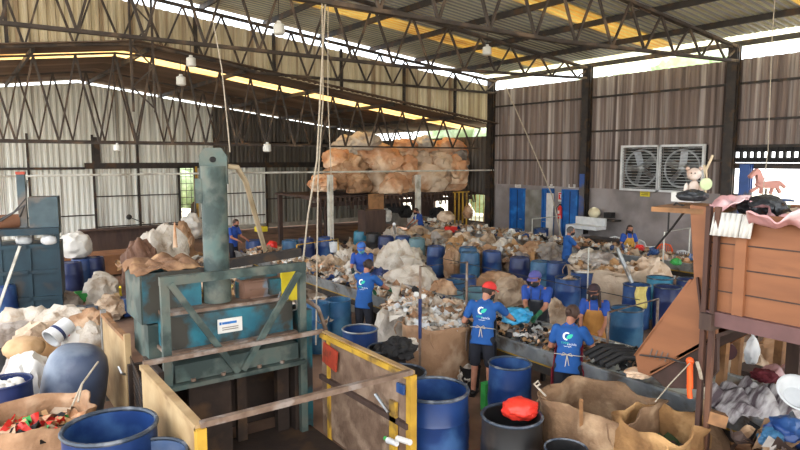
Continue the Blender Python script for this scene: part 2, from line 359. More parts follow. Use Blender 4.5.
def truss(y, label, x0, x1, zb, zt, n, w=.075, group='roof trusses', dbl=True):
    t = thing('roof_truss', label, 'truss', ((x0+x1)/2, y, zb((x0+x1)/2)), group)
    xs = [x0+(x1-x0)*i/n for i in range(n+1)]
    for nm, fz, dz in (('top_chord', zt, 0), ('bottom_chord', zb, 0)):
        mb = MB()
        for a, b in zip(xs[:-1], xs[1:]):
            for s in ((-.06, .06) if dbl else (0,)): mb.bar((a, y+s, fz(a)), (b, y+s, fz(b)), .04, w)
        build(mb, nm, truss_m, t, smooth=False)
    for i in range(n):
        a, b = xs[i], xs[i+1]; m = (a+b)/2
        build(MB().bar((a, y, zt(a)), (m, y, zb(m)), .05, .06), 'web_bar', truss_m, t, smooth=False)
        build(MB().bar((m, y, zb(m)), (b, y, zt(b)), .045, .05), 'web_bar', truss_m, t, smooth=False)
    return t
zbm = lambda x: 6.15+max(0, (x-11))*.035
ztm = lambda x: zroof(x)-.24
truss(9.4, 'nearest steel lattice truss crossing the upper right of the view', -2.4, 19.1, zbm, ztm, 16)
truss(14.7, 'middle steel lattice truss meeting the column beside the doors', -2.4, 19.1, lambda x: zbm(x)+.05, ztm, 16)
truss(YA-.3, 'steel lattice truss against the beige gable wall', -2.4, 19.1, lambda x: max(6.3, zann(x)-.05)if x < 8 else 6.35, ztm, 18)
# annex roof and trusses
ar = MB(); ys = [YA-.4, YB+.4]
for sgn, xe in ((-1, -6.5), (1, 19.9)):
    cols = []; n = 0
def ann_strip(y0, y1, m, parent, name):
    ys = []; y = y0
    while y < y1: ys += [(y, 0), (y+.1, 0), (y+.13, .04), (y+.2, .04)]; y += .24
    ys.append((y1, 0)); xs = [-2.4, 4.65, 19.9]; n = len(ys); vs = [(x, yy, zann(x)+h) for x in xs for yy, h in ys]
    fs = [(i*n+j, (i+1)*n+j, (i+1)*n+j+1, i*n+j+1) for i in range(2) for j in range(n-1)]
    return build(MB().add(vs, fs), name, m, parent, smooth=False, th=.008)
roof_d = mat('annex_roof_sheet', '6a5646', '55463a', '7d6a58', rough=.8, scale=1, stretch=(.3, 1.5, 1), bump=.02)
ac = ann_strip(YA-.5, 21.3, roof_d, None, 'ceiling_annex'); ac['kind'] = 'structure'
ann_strip(21.3, 22.6, roof_t, ac, 'translucent_sheet'); ann_strip(22.6, 30.4, roof_d, ac, 'roof_sheet')
for x in (-1, 2, 5, 8, 11, 14, 17):
    one(MB().box((x, 25, zann(x)-.1), (.08, 10.4, .14)), 'purlin', steel, 'rusty purlin under the low annex roof', 'purlin', 'purlins under the annex roof', smooth=False)
truss(20.3, 'low annex truss at the mouth of the annex, behind the hydraulic cylinder', -2.2, 19, c_(4.02), lambda x: zann(x)-.2, 20, .06, 'annex trusses', False)
truss(25.2, 'low annex truss halfway to the white rear wall', -2.2, 19, c_(4.2), lambda x: zann(x)-.2, 20, .06, 'annex trusses', False)
# hanging lattice below the ridge
t = thing('lattice_post', 'dark lattice post hanging below the annex ridge, upper left', 'truss', (4.65, YA-.7, 5.3))
for x in (4.35, 4.95): build(MB().bar((x, YA-.7, 4.9), (x, YA-.7, 8.3), .06, .06), 'upright', truss_m, t, smooth=False)
for i in range(5): build(MB().bar((4.35 if i % 2 else 4.95, YA-.7, 5+i*.6), (4.95 if i % 2 else 4.35, YA-.7, 5.6+i*.6), .04, .04), 'web_bar', truss_m, t, smooth=False)

# doors, signs on the right wall
def wall_rect(px0, py0, px1, py1, dx=0):
    a = at(px0, py0, X=XW-dx); b = at(px1, py1, X=XW-dx); return a, b
def door(n, y0, y1, z1, m, extra=None):
    o = struct(MB().box((XW-.03, (y0+y1)/2, z1/2), (.05, abs(y1-y0), z1)), 'door_%d' % n, m, smooth=False)
    f = MB()
    for y in (y0, y1): f.box((XW-.05, y, z1/2), (.1, .07, z1))
    f.box((XW-.05, (y0+y1)/2, z1), (.1, abs(y1-y0)+.07, .07)); build(f, 'door_frame', blue_paint, o, smooth=False)
    build(MB().box((XW-.09, (y0*.8+y1*.2), 1.05), (.05, .12, .03)), 'door_handle', galv, o, smooth=False)
    build(MB().box((XW-.06, (y0+y1)/2, z1/2), (.02, .03, z1)), 'door_seam', drumD, o, smooth=False)
    return o
door(2, 17.85, 18.62, 2.3, blue_paint); door(3, 16.85, 16.35, 2.35, blue_paint); door(4, 15.15, 15.85, 2.35, blue_paint)
one(MB().box((XW-.09, 16.45, 1.1), (.03, .35, 2.2)), 'door_leaf', paper, 'pale door leaf standing ajar left of the fire extinguisher', 'door', smooth=False)
pst = MB().box((XW-.02, 17.35, 1.15), (.03, .95, 2.3)); build(pst, 'rough_plaster', conc2, wr, smooth=False)
for i, (px, lb) in enumerate(((518, 'above the first blue door'), (551, 'above the pale door leaf'), (572, 'above the third blue door'))):
    c = at(px, 186, X=XW-.04)
    t = thing('door_sign', 'small white sign plate '+lb, 'sign', c, 'door signs')
    build(MB().box(c, (.02, .32, .13)), 'plate', paper, t, smooth=False)
    build(MB().box(c+Vector((-.012, 0, 0)), (.004, .24, .03)), 'lettering', sackG, t, smooth=False)
c = at(561, 197, X=XW-.04)
t = thing('extinguisher_sign', 'red and white sign above the fire extinguisher', 'sign', c)
build(MB().box(c, (.02, .26, .36)), 'plate', paper, t, smooth=False)
build(MB().box(c+Vector((-.012, 0, .03)), (.004, .22, .26)), 'red_field', red_pl, t, smooth=False)
build(MB().box(c+Vector((-.016, 0, .02)), (.004, .05, .14)).box(c+Vector((-.016, .03, .1)), (.004, .1, .02)), 'extinguisher_symbol', paper, t, smooth=False)
c = at(560, 212, X=XW-.15)
t = thing('fire_extinguisher', 'red fire extinguisher hanging between the blue doors', 'extinguisher', c)
build(MB().lathe([(0, -.27), (.08, -.26), (.09, -.2), (.09, .15), (.05, .22), (.03, .25)], 16, c), 'cylinder', red_pl, t)
build(MB().box(c+Vector((0, 0, .28)), (.04, .1, .05)), 'valve', darkm, t); build(MB().tube([c+Vector((-.02, .03, .27)), c+Vector((-.1, .1, .15)), c+Vector((-.1, .08, -.15))], .013), 'hose', darkm, t)
build(MB().box(c+Vector((-.09, 0, 0)), (.01, .08, .12)), 'extinguisher_label', paper, t)
c = at(645, 193, X=XW-.03)
t = thing('warning_notice', 'yellow notice on the concrete wall under the left exhaust fan', 'sign', c)
build(MB().box(c, (.02, .36, .24)), 'plate', yel_pl, t, smooth=False)
for k in range(3): build(MB().box(c+Vector((-.013, 0, .06-k*.06)), (.004, .26, .018)), 'lettering', woodd, t, smooth=False)
# exhaust fans
for i, (y0, y1, lb) in enumerate(((11.72, 13.1, 'left louvred exhaust fan in the brown clad wall'), (10.2, 11.68, 'right louvred exhaust fan, next to the dark column'))):
    zb_, zt_ = 2.5, 3.98; yc = (y0+y1)/2; zc = (zb_+zt_)/2; xx = XW-.3
    t = thing('exhaust_fan', lb, 'fan', (XW-.1, yc, zb_), 'wall exhaust fans')
    f = MB()
    for y in (y0, y1): f.box((xx, y, zc), (.1, .07, zt_-zb_+.07))
    for z in (zb_, zt_): f.box((xx, yc, z), (.1, y1-y0, .07))
    build(f, 'frame', white_p, t, smooth=False)
    build(MB().box((XW-.08, yc, zc), (.02, y1-y0, zt_-zb_)), 'back_panel', darkm, t, smooth=False)
    rg = MB(); pts = [(XW-.2, yc+.6*math.cos(a), zc+.6*math.sin(a)) for a in [2*PI*k/32 for k in range(33)]]; rg.tube(pts, .035, 6, False); build(rg, 'ring', steelfan, t)
    for k in range(5):
        a = 2*PI*k/5+.4*i; M = Matrix.Rotation(a, 3, 'X')@Matrix.Rotation(.5, 3, 'Z')
        build(MB().box(Vector((XW-.19, yc, zc))+Matrix.Rotation(a, 3, 'X')@Vector((0, .33, 0)), (.015, .5, .22), Matrix.Rotation(a, 3, 'X')@Matrix.Rotation(.5, 3, 'Y')), 'blade', steelfan, t, smooth=False)
    build(MB().ball((XW-.24, yc, zc), (.05, .13, .13), 2), 'hub', galv, t)
    lv = MB()
    for k in range(15): lv.box((xx-.02, yc, zb_+.08+k*(zt_-zb_-.16)/14), (.015, y1-y0-.05, .02))
    build(lv, 'louvre_slats', galv, t, smooth=False)

# outside vegetation
def hedge(c, r, label, k, name='outdoor_tree'):
    mb = MB(); rr = random.Random(k)
    for i in range(26):
        mb.ball(Vector(c)+Vector((rr.uniform(-1, 1)*r[0], rr.uniform(-1, 1)*r[1], rr.uniform(-.9, .8)*r[2])), rr.uniform(.5, .9)*min(r), 2, .35, 2, seed=i)
    t = thing(name, label, 'tree', (c[0], c[1], 0)); build(mb, 'foliage', leafm, t)
    build(MB().tube([(c[0], c[1], -.15), (c[0]+.1, c[1], c[2])], [.2, .12]), 'trunk', woodd, t)
hedge((24, 25, 3.6), (1.5, 3, 2.2), 'green tree outside the annex side windows', 1)
hedge((11.2, 36, 2.2), (3, 1.2, 2.2), 'green tree outside the narrow door in the rear wall', 2)
hedge((27, 31, 3.5), (1.5, 2.5, 2.5), 'green tree outside beyond the annex eave', 3)
hedge((24.5, 2, 1.4), (1.2, 1.6, 1.2), 'green bush outside the open bay on the right', 4)
hedge((30, 19, 6.5), (1.5, 3.5, 2), 'tall green tree outside behind the blue doors', 5)

# ---------------------------------------------------------------- repeated makers
def drum(px, py, w, m, label, h=.93, z0=0, lid=False, cat='drum', grp='plastic drums', content=None, rimm=None, tilt=None, name='plastic_drum', rad=None):
    c = at(px, py, z=z0+h); r = rad or w/2/ppm(c)
    base = Vector((c.x, c.y, z0))
    t = thing(name, label, cat, base, grp)
    n = 28
    if lid:
        prof = [(0, 0), (r*.9, 0), (r*.93, .02), (r*.97, h*.3), (r*.995, h*.33), (r*.97, h*.36), (r, h*.5), (r*.97, h*.66), (r*.995, h*.69), (r*.96, h*.72), (r*.93, h*.93), (r*.86, h*.99), (r*.8, h), (r*.78, h*.985), (0, h*.985)]
        build(MB().lathe(prof, n, base), 'barrel', m, t)
        build(MB().lathe([(r*.2, h*.98), (r*.2, h*1.01), (r*.15, h*1.01), (r*.14, h*.985)], 12, base+Vector((r*.45, 0, 0))), 'bung', rimm or m, t)
    else:
        prof = [(0, 0), (r*.9, 0), (r*.93, .02), (r*.97, h*.3), (r*.995, h*.33), (r*.97, h*.36), (r, h*.5), (r*.97, h*.66), (r*.995, h*.69), (r*.96, h*.72), (r*.95, h*.97), (r*.91, h*.97), (r*.91, h*.5), (r*.86, .05), (0, .05)]
        build(MB().lathe(prof, n, base), 'barrel', m, t)
        pts = [base+Vector((r*.95*math.cos(a), r*.95*math.sin(a), h*.985)) for a in [2*PI*k/n for k in range(n+1)]]
        build(MB().tube(pts, r*.05, 6, False), 'rim', rimm or m, t)
    if content:
        mb = MB(); rr = random.Random(int(px))
        for k in range(14):
            a = rr.uniform(0, 6.28); q = rr.uniform(0, .6)*r
            mb.ball(base+Vector((q*math.cos(a), q*math.sin(a), h*.9+rr.uniform(-.02, .03))), rr.uniform(.2, .35)*r, 2, .4, 3, seed=k)
        one(mb, 'drum_filling', content, 'loose scrap filling the '+label, 'scrap', kind='stuff')
    if tilt:
        t.rotation_euler = tilt
    return t
def sack(px, py, rx, rz_, m, label, ry=None, z=None, D=None, X=None, Y=None, amp=.22, seed=None, rot=0, grp=None, name='bulk_sack', neck=False, loc=None, cat='sack', fr=2.2, sub=4, flat=.75, grnd=True):
    c = loc if loc is not None else at(px, py, z=z, D=D, X=X, Y=Y); ry = ry or rx
    if name == 'bulk_sack' and loc is None and z is not None and grnd:
        top = z+rz_; rz_ = top/1.75; c.z = .75*rz_+.01
    M = Matrix.Rotation(rot, 3, 'Z'); sd = seed if seed is not None else px*.13+py*.37
    mb = MB().ball((0, 0, 0), (rx, ry, rz_), sub, amp, fr, M, flat, sd)
    if neck:
        mb.lathe([(rx*.28, rz_*.75), (rx*.1, rz_*1.05), (rx*.22, rz_*1.3), (rx*.15, rz_*1.33)], 12, (0, 0, 0), wob=.4)
    o = build(mb, name, m); o.location = c; return tag(o, label, cat, grp)
def heap(name, fn, n, size, label, cat='scrap', mats=None, seed=1, base=None):
    """loose scrap nobody could count"""
    rr = random.Random(seed); mb = MB(); mats = mats or palette
    for i in range(n):
        p = Vector(fn(rr.random(), rr.random(), rr)); mb.cur = rr.randrange(len(mats)); s = size*rr.uniform(.5, 1.4)
        k = rr.random(); M = Euler((rr.uniform(0, 6), rr.uniform(0, 6), rr.uniform(0, 6))).to_matrix()
        if k < .2: mb.ball(p, (s, s*rr.uniform(.5, 1), s*rr.uniform(.35, .8)), 2, .5, 2, M, seed=i)
        elif k < .85:
            s *= 1.5; M = Euler((rr.uniform(-.7, .7), rr.uniform(-.7, .7), rr.uniform(0, 6))).to_matrix()
            mb.grid(lambda u, v: p+M@Vector(((u-.5)*2*s, (v-.5)*1.5*s*(.7+.5*u), s*.9*noise.noise(Vector((u*2.5+i, v*2.5, i*.3))))), 4, 4)
        elif k < .93: mb.lathe([(0, -s), (s*.35, -s), (s*.38, s*.3), (s*.15, s*.7), (s*.15, s)], 8, p, M=M)
        else: mb.box(p, (s*1.3, s*.9, s*.6), M)
    return one(mb, name, mats, label, cat, kind='stuff', smooth=True, ang=30)
def cloth(c, w, d, m, label, name='cloth', amp=.08, rot=0, seed=0, cat='cloth', grp=None, slope=(0, 0), droop=.0, mats=None):
    c = Vector(c); M = Matrix.Rotation(rot, 3, 'Z')
    def fn(u, v):
        x = (u-.5)*w; y = (v-.5)*d; e = max(abs(u-.5), abs(v-.5))*2
        q = Vector((x*4+seed, y*4, seed*.7)); z = amp*(abs(noise.noise(q))*2+noise.noise(q*2.7)*.5)+slope[0]*x+slope[1]*y-droop*max(0, e-.6)
        k = 1+.12*noise.noise(Vector((u*3, v*3, seed)))
        return c+M@Vector((x*k, y*k, z))
    return one(MB().grid(fn, 28, 28), name, m, label, cat, grp, th=.012, loc=tuple(c), ang=60)
def open_bag(c, r, h, m, label, lean=(0, 0), seed=0, sq=.12, fill=.75, fillm=None, grp='open bulk bags', flop=.12, name='open_bulk_bag', nfill=60, fsize=.08):
    """square woven bag with a wavy turned-out mouth"""
    c = Vector(c); n = 48; t = thing(name, label, 'sack', c, grp)
    def prof(k, i, m_):
        a = 2*PI*k/n; q = 1+sq*abs(math.sin(2*a))
        return a, q
    rows = [(0.0, .86), (.05, .95), (.25, 1.0), (.5, 1.03), (.75, 1.0), (.9, .98), (1.0, 1.02)]
    vs = []
    for i, (zz, rk) in enumerate(rows):
        for k in range(n):
            a, q = prof(k, i, 0); nz = noise.noise(Vector((math.cos(a)*2+seed, math.sin(a)*2, zz*3)))
            nn = noise.noise(Vector((math.cos(a)*5+seed, math.sin(a)*5, zz*6+3)))
            rad = r*rk*q*(1+.07*nz+.03*nn); zt = h*zz*(1+(.1*noise.noise(Vector((math.cos(a)*1.6+seed*2, math.sin(a)*1.6, 5))) if zz > .7 else 0))
            if zz == 1.0: rad *= 1+flop*nz
            vs.append(c+Vector((rad*math.cos(a)+lean[0]*zz, rad*math.sin(a)+lean[1]*zz, zt)))
    fs = [(i*n+k, i*n+(k+1) % n, (i+1)*n+(k+1) % n, (i+1)*n+k) for i in range(len(rows)-1) for k in range(n)]
    fs.append(tuple(range(n)))
    build(MB().add(vs, fs), 'bag_body', m, t, th=.015)
    for sx, sy in ((1, 1), (-1, 1), (-1, -1), (1, -1)):
        p = c+Vector((sx*r*.78+lean[0], sy*r*.78+lean[1], h))
        build(MB().tube([p+Vector((0, 0, -.06)), p+Vector((sx*.06, sy*.03, -.03)), p+Vector((sx*.1, sy*.08, -.15)), p+Vector((sx*.05, sy*.1, -.25))], .01, 6), 'lifting_loop', m, t)
    if fillm:
        rr = random.Random(seed+9)
        def fn(u, v, q): 
            a = u*6.28; s = math.sqrt(v)*r*.85
            return (c.x+lean[0]*fill+s*math.cos(a), c.y+lean[1]*fill+s*math.sin(a), c.z+h*fill+(1-v)*.12*r+q.uniform(-.04, .04))
        heap('bag_filling', fn, nfill, fsize, 'loose scrap heaped inside the '+label, mats=fillm, seed=int(seed*10)+3)
    return t
def rope(pts, r, m, label, name='rope', cat='rope', grp=None, n=6):
    return one(MB().tube(pts, r, n), name, m, label, cat, grp, loc=tuple(pts[0]))

# ---------------------------------------------------------------- people
def cap(mb, p0, r0, p1, r1, n=12, k=5, sx=1):
    """tapered limb with round ends"""
    p0 = Vector(p0); p1 = Vector(p1); d = p1-p0; L = d.length; d.normalize()
    ref = Vector((0, 1, 0)) if abs(d.y) < .9 else Vector((1, 0, 0))
    a = d.cross(ref).normalized(); b = d.cross(a); vs = []; rings = []
    for i in range(k): t = PI/2*(1-i/k); rings.append((p0-d*r0*math.sin(t), max(r0*math.cos(t), .0005)))
    rings += [(p0, r0), ((p0+p1)/2, (r0+r1)/2), (p1, r1)]
    for i in range(1, k+1): t = PI/2*i/k; rings.append((p1+d*r1*math.sin(t), max(r1*math.cos(t), .0005)))
    for c, r in rings:
        for j in range(n): th = 2*PI*j/n; vs.append(c+(a*math.cos(th)+b*math.sin(th)*sx)*r)
    m = len(rings)
    fs = [(i*n+j, i*n+(j+1) % n, (i+1)*n+(j+1) % n, (i+1)*n+j) for i in range(m-1) for j in range(n)]
    fs += [tuple(range(n))[::-1], tuple(range((m-1)*n, m*n))]
    return mb.add(vs, fs)
def fused(mb, name, m, parent, vox=.012, sm=4):
    o = build(mb, name, m, parent)
    r = o.modifiers.new('fuse', 'REMESH'); r.mode = 'VOXEL'; r.voxel_size = vox; r.use_smooth_shade = True
    s = o.modifiers.new('smooth', 'SMOOTH'); s.factor = .5; s.iterations = sm
    return o
def ik(a, b, l1, l2, pole):
    a = Vector(a); b = Vector(b); d = b-a; L = min(d.length, (l1+l2)*.995); d.normalize(); b = a+d*L
    x = (l1*l1-l2*l2+L*L)/(2*L); h = math.sqrt(max(l1*l1-x*x, 0)); p = Vector(pole); p = (p-d*p.dot(d)).normalized()
    return a+d*x+p*h, b
def hand(mb, w, d, up, side, curl=.7, g=0):
    """palm, four bent fingers, thumb from the side of the palm"""
    d = Vector(d).normalized(); up = Vector(up); up = (up-d*up.dot(d)).normalized(); s = d.cross(up).normalized()*side
    w = Vector(w); pc = w+d*.05
    for q in (-.024, -.008, .008, .024): cap(mb, w+d*.012+s*q*.7, .016+g, w+d*.088+s*q*1.1, .013+g, 8, 3)
    for q, l in ((.03, .066), (.011, .075), (-.009, .07), (-.028, .055)):
        a = w+d*.088+s*q; b = a+(d*math.cos(curl*.5)-up*math.sin(curl*.5))*l*.52; e = b+(d*math.cos(curl*1.4)-up*math.sin(curl*1.4))*l*.5
        cap(mb, a, .0105+g, b, .0095+g, 8, 3); cap(mb, b, .0095+g, e, .008+g, 8, 3)
    a = w+d*.03+s*.026; b = a+(d*.6+s*.75-up*.2)*.036; e = b+(d*.9+s*.15-up*.35)*.03
    cap(mb, a, .014+g, b, .0115+g, 8, 3); cap(mb, b, .0115+g, e, .0095+g, 8, 3)
PP = []
def person(name_label, foot, face, h=1.7, lean=.12, turn=0, nod=.35, hands=((-.22, .42, 1.05), (.22, .42, 1.05)), sk=None, sh=None, leg=None, cap_=None, hat=None, hair=None, mask=None, glove=None, apron=None, apm=None, logo=False, long_hair=False, bun=False, stance=.11, detail=True, headtilt=0, fem=False, bare_legs=False, shift=0):
    """face = heading (radians from +Y, clockwise) the body points to"""
    sk = sk or skin1; sh = sh or shirt; leg = leg or pants; hair = hair or hairm
    PP.append(name_label)
    root = thing('person', name_label, 'person', (foot[0], foot[1], 0), None, world=False, rz=-face)
    root.scale = (h/1.7,)*3
    L = Matrix.Rotation(-lean, 3, 'X'); hip = Vector((0, 0, .9))
    def sp(x, y, z): return hip+L@Vector((x, y, z))          # point given relative to the hips, along the leaning trunk
    nb = sp(0, 0, .53); sw = .175 if fem else .195
    shl = [sp(-sw, -.005, .46), sp(sw, -.005, .46)]
    HR = Matrix.Rotation(-turn, 3, 'Z')@Matrix.Rotation(-nod, 3, 'X')@Matrix.Rotation(headtilt, 3, 'Y')
    hc = nb+L@Vector((0, .03, .055))+HR@Vector((0, .025, .09)); HS = 1.12
    if len(foot) == 3:
        k_ = h/1.7; P_ = at(foot[0], foot[1], z=hc.z*k_); o_ = Matrix.Rotation(-face, 3, 'Z')@(Vector((hc.x, hc.y, 0))*k_); root.location = (P_.x-o_.x, P_.y-o_.y, 0)
    def hp(x, y, z): return hc+HR@Vector((x, y, z))*HS
    b = MB()
    # trunk
    for (x, y, z, rx, ry, rz) in ((0, 0, .0, .155, .11, .12), (0, 0, .16, .135, .098, .15), (0, .005, .32, .16, .112, .15), (0, -.005, .4, .15, .1, .12)):
        b.ball(sp(x, y, z), (rx, ry, rz), 3, M=L)
    cap(b, sp(-sw*.85, 0, .455), .06, sp(sw*.85, 0, .455), .06); cap(b, sp(0, 0, .46), .06, nb+Vector((0, .02, .08)), .052)
    # head: skull, jaw, nose, ears
    b.ball(hc, (.083, .103, .112), 3, M=HR); b.ball(hp(0, .022, -.05), (.063, .074, .076), 3, M=HR); b.ball(hp(0, .05, -.095), (.03, .03, .02), 2, M=HR)
    cap(b, hp(0, .088, .01), .009, hp(0, .104, -.028), .014, 8, 3)
    for s in (-1, 1): b.ball(hp(s*.076, -.005, -.01), (.012, .02, .032), 2, M=HR)
    cap(b, hp(-.018, .083, -.06), .008, hp(.018, .083, -.06), .008, 8, 3); b.ball(hp(0, .078, .028), (.05, .014, .012), 2, M=HR)
    cap(b, nb, .05, hp(0, -.02, -.06), .052)
    elb = []; wr_ = []
    for i, s in enumerate((-1, 1)):
        inv = Vector(hands[i])
        e, w = ik(shl[i], inv, .285, .25, (s*.45, -.35, -1)); elb.append(e); wr_.append(w)
        cap(b, shl[i], .052, e, .041); cap(b, e, .041, w, .027, sx=.9)
        hand(b, w, (w-e), (0, .25, 1) if abs((w-e).normalized().z) < .8 else (s, .3, 0), -s if True else s, .75)
    kn = []
    for s in (-1, 1):
        k = Vector((s*(stance), .03, .49)); a = Vector((s*(stance+.01), -.02+s*shift, .09))
        cap(b, Vector((s*.085, 0, .86)), .088, k, .058); cap(b, k, .056, a+Vector((0, 0, .0)), .036); b.ball(k+Vector((0, -.02, -.16)), (.047, .05, .11), 2)
        cap(b, a+Vector((0, -.03, -.04)), .035, a+Vector((0, .13, -.055)), .03)
        kn.append((k, a))
    fused(b, 'body', sk, root, .008, 3)
    # shirt
    c = MB(); g = .018
    for (x, y, z, rx, ry, rz) in ((0, 0, .02, .165, .122, .14), (0, 0, .16, .15, .112, .16), (0, .005, .31, .17, .122, .16), (0, -.005, .39, .16, .112, .13)):
        c.ball(sp(x, y, z), (rx+.008, ry+.006, rz), 3, M=L)
    c.lathe([(.0, -.12), (.172, -.12), (.168, 0), (.155, .12), (.0, .14)], 20, hip+Vector((0, 0, 0)), M=L@Matrix.Diagonal((1, .76, 1)))
    cap(c, sp(-sw*.8, 0, .445), .068, sp(sw*.8, 0, .445), .068); cap(c, sp(0, 0, .46), .085, sp(0, .01, .52), .064); cap(c, sp(-sw*.6, 0, .44), .06, sp(0, 0, .53), .055); cap(c, sp(sw*.6, 0, .44), .06, sp(0, 0, .53), .055)
    for i in (0, 1):
        m_ = shl[i].lerp(elb[i], .62); cap(c, shl[i], .067, m_, .062)
    so = fused(c, 'shirt', sh, root, .011, 3)
    # trousers and shoes
    if bare_legs: p = MB(); [cap(p, Vector((s*.085, 0, .86)), .105, kn[i][0]+Vector((0, 0, .02)), .085) for i, s in enumerate((-1, 1))]
    else:
        p = MB()
        for i, s in enumerate((-1, 1)):
            cap(p, Vector((s*.085, 0, .86)), .103, kn[i][0], .076); cap(p, kn[i][0], .076, kn[i][1]+Vector((0, 0, .03)), .058)
    p.ball(hip+Vector((0, 0, -.02)), (.165, .122, .11), 3)
    fused(p, 'trousers', leg, root, .013, 3)
    for i, s in enumerate((-1, 1)):
        a = kn[i][1]; q = MB(); cap(q, a+Vector((0, -.035, -.04)), .045, a+Vector((0, .14, -.055)), .038); q.box(a+Vector((0, .055, -.083)), (.08, .26, .02))
        build(q, 'shoe', shoe, root)
    # eyes
    for s in (-1, 1): build(MB().ball(hp(s*.03, .083, .012), (.011, .008, .008), 2, M=HR), 'eye', eyem, root)
    # hair
    q = MB(); n = 16; vs = []
    hb = MB(); hb.ball(hp(0, -.016, .018), (.094, .106, .112), 3, .06, 3, M=HR)
    keep = [i for i, v in enumerate(hb.v)]
    loc = [HR.transposed()@(v-hc) for v in hb.v]
    fs = [f for f in hb.f if all(loc[i].y < .045+max(0, loc[i].z-.05)*1.2 and (loc[i].z > -.07 or loc[i].y < -.03) and not (loc[i].z < .02 and loc[i].y > .03) for i in f)]
    hm = MB().add(hb.v, fs)
    if long_hair: cap(hm, hp(0, -.09, -.0), .045, hp(0, -.12, -.2) if not bun else hp(0, -.12, 0.02), .028 if not bun else .04); 
    if long_hair == 2:
        for s in (-1, 1): cap(hm, hp(s*.066, -.02, .0), .035, hp(s*.085, .01, -.22), .026)
        cap(hm, hp(0, -.08, 0), .07, hp(0, -.09, -.22), .05)
    build(hm, 'hair', hair, root)
    if mask:
        mk = MB(); mb_ = MB().ball(hp(0, .026, -.05), (.074, .088, .072), 3, M=HR); lc = [HR.transposed()@(v-hc) for v in mb_.v]
        build(MB().add(mb_.v, [f for f in mb_.f if all(lc[i].y > -.01 for i in f)]), 'face_mask', mask, root, th=.004)
        build(MB().tube([hp(-.062, .03, -.04), hp(-.082, -.01, -.01)], .003, 5).tube([hp(.062, .03, -.04), hp(.082, -.01, -.01)], .003, 5), 'mask_strap', mask, root)
    if hat:
        cb = MB().ball(hp(0, -.004, .03), (.101, .121, .11), 3, M=HR); lc = [HR.transposed()@(v-hc) for v in cb.v]
        co = build(MB().add(cb.v, [f for f in cb.f if all(lc[i].z > (.012 if lc[i].y < .05 else .045) for i in f)]), 'cap_crown', hat, root, th=.006)
        def vis(u, v):
            a = (u-.5)*2.0; rr = .1+v*.075*math.cos(a*.8)
            return hp(math.sin(a)*(.088+.01*v), math.cos(a)*rr, .04-.012*v-.02*a*a*v)
        build(MB().grid(vis, 12, 5), 'cap_visor', hat, root, th=.006)
        build(MB().ball(hp(0, -.004, .13), .008, 1), 'cap_button', hat, root)
    if glove:
        for i, s in enumerate((-1, 1)):
            q = MB(); e, w = elb[i], wr_[i]; cap(q, e.lerp(w, .62), .04, w, .034)
            hand(q, w, (w-e), (0, .25, 1) if abs((w-e).normalized().z) < .8 else (s, .3, 0), -s, .75, .0035)
            fused(q, 'glove', glove, root, .008, 2)
    if apron:
        z0, z1, wrap = apron
        def ap(u, v):
            a = (u-.5)*2*wrap; z = z0+(z1-z0)*v; tw = 1 if z < 1.05 else max(.35, 1-(z-1.05)*2.2); a *= tw
            rx, ry = .19+(.02 if z < .85 else 0), .15+(.03 if z < .85 else 0); fold = .008*math.sin(a*9+z*4)
            v3 = Vector(((rx+fold)*math.sin(a), (ry+fold)*math.cos(a), z-.9))
            return hip+(L@v3 if z > .85 else v3+(L@Vector((0, 0, -.05))-Vector((0, 0, -.05))))
        build(MB().grid(ap, 20, 16), 'apron', apm, root, th=.006)
        st = MB()
        pts = [hip+L@Vector(((.186)*math.sin(a), (.143)*math.cos(a), .12)) for a in [wrap+(2*PI-2*wrap)*k/16 for k in range(17)]]
        st.tube(pts, .006, 5); bk = hip+L@Vector((0, -.15, .12))
        st.tube([bk, bk+Vector((.05, -.015, .03)), bk+Vector((.07, -.015, -.01)), bk, bk+Vector((-.05, -.015, .03)), bk+Vector((-.07, -.015, -.01)), bk, bk+Vector((.03, -.02, -.14))], .006, 5)
        st.tube([bk, bk+Vector((-.02, -.02, -.16))], .006, 5)
        for s in (-1, 1): build(MB().tube([sp(s*.07, .13, .36), sp(s*.08, .07, .5), sp(s*.05, -.06, .52)], .007, 5), 'apron_strap', apm, root)
        build(st, 'apron_ties', sackW if apm is not apronY else apronK, root)
    if logo:
        dg = bpy.context.evaluated_depsgraph_get(); dg.update(); ev = so.evaluated_get(dg); tr = BVHTree.FromObject(so, dg)
        iv = so.matrix_world.copy()
        def proj(mb, name, m):
            out = []
            for v in mb.v:
                o3 = hip+L@Vector((v.x, -.5, v.z)); hit = tr.ray_cast(o3, L@Vector((0, 1, 0)))
                out.append((hit[0] if hit[0] is not None else o3+L@Vector((0, .38, 0)))+L@Vector((0, -.005, 0)))
            mb.v = out; build(mb, name, m, root)
        cx, cz, r1, r2 = -.015, .36, .062, .036
        def arc(u, v): a = math.radians(60+u*215); r = r2+(r1-r2)*v*(.55+.45*math.sin(u*PI)); return (cx+r*math.cos(a), 0, cz+r*math.sin(a))
        proj(MB().grid(arc, 20, 3), 'emblem_arc', logo_w)
        def lf(u, v): w = .022*math.sin(u*PI)**.8*(v-.5)*2; x = -.012+.085*u; z = -.03+.06*u; return (cx+x-w*.6, 0, cz+z+w)
        proj(MB().grid(lf, 10, 4), 'emblem_leaf', logo_g)
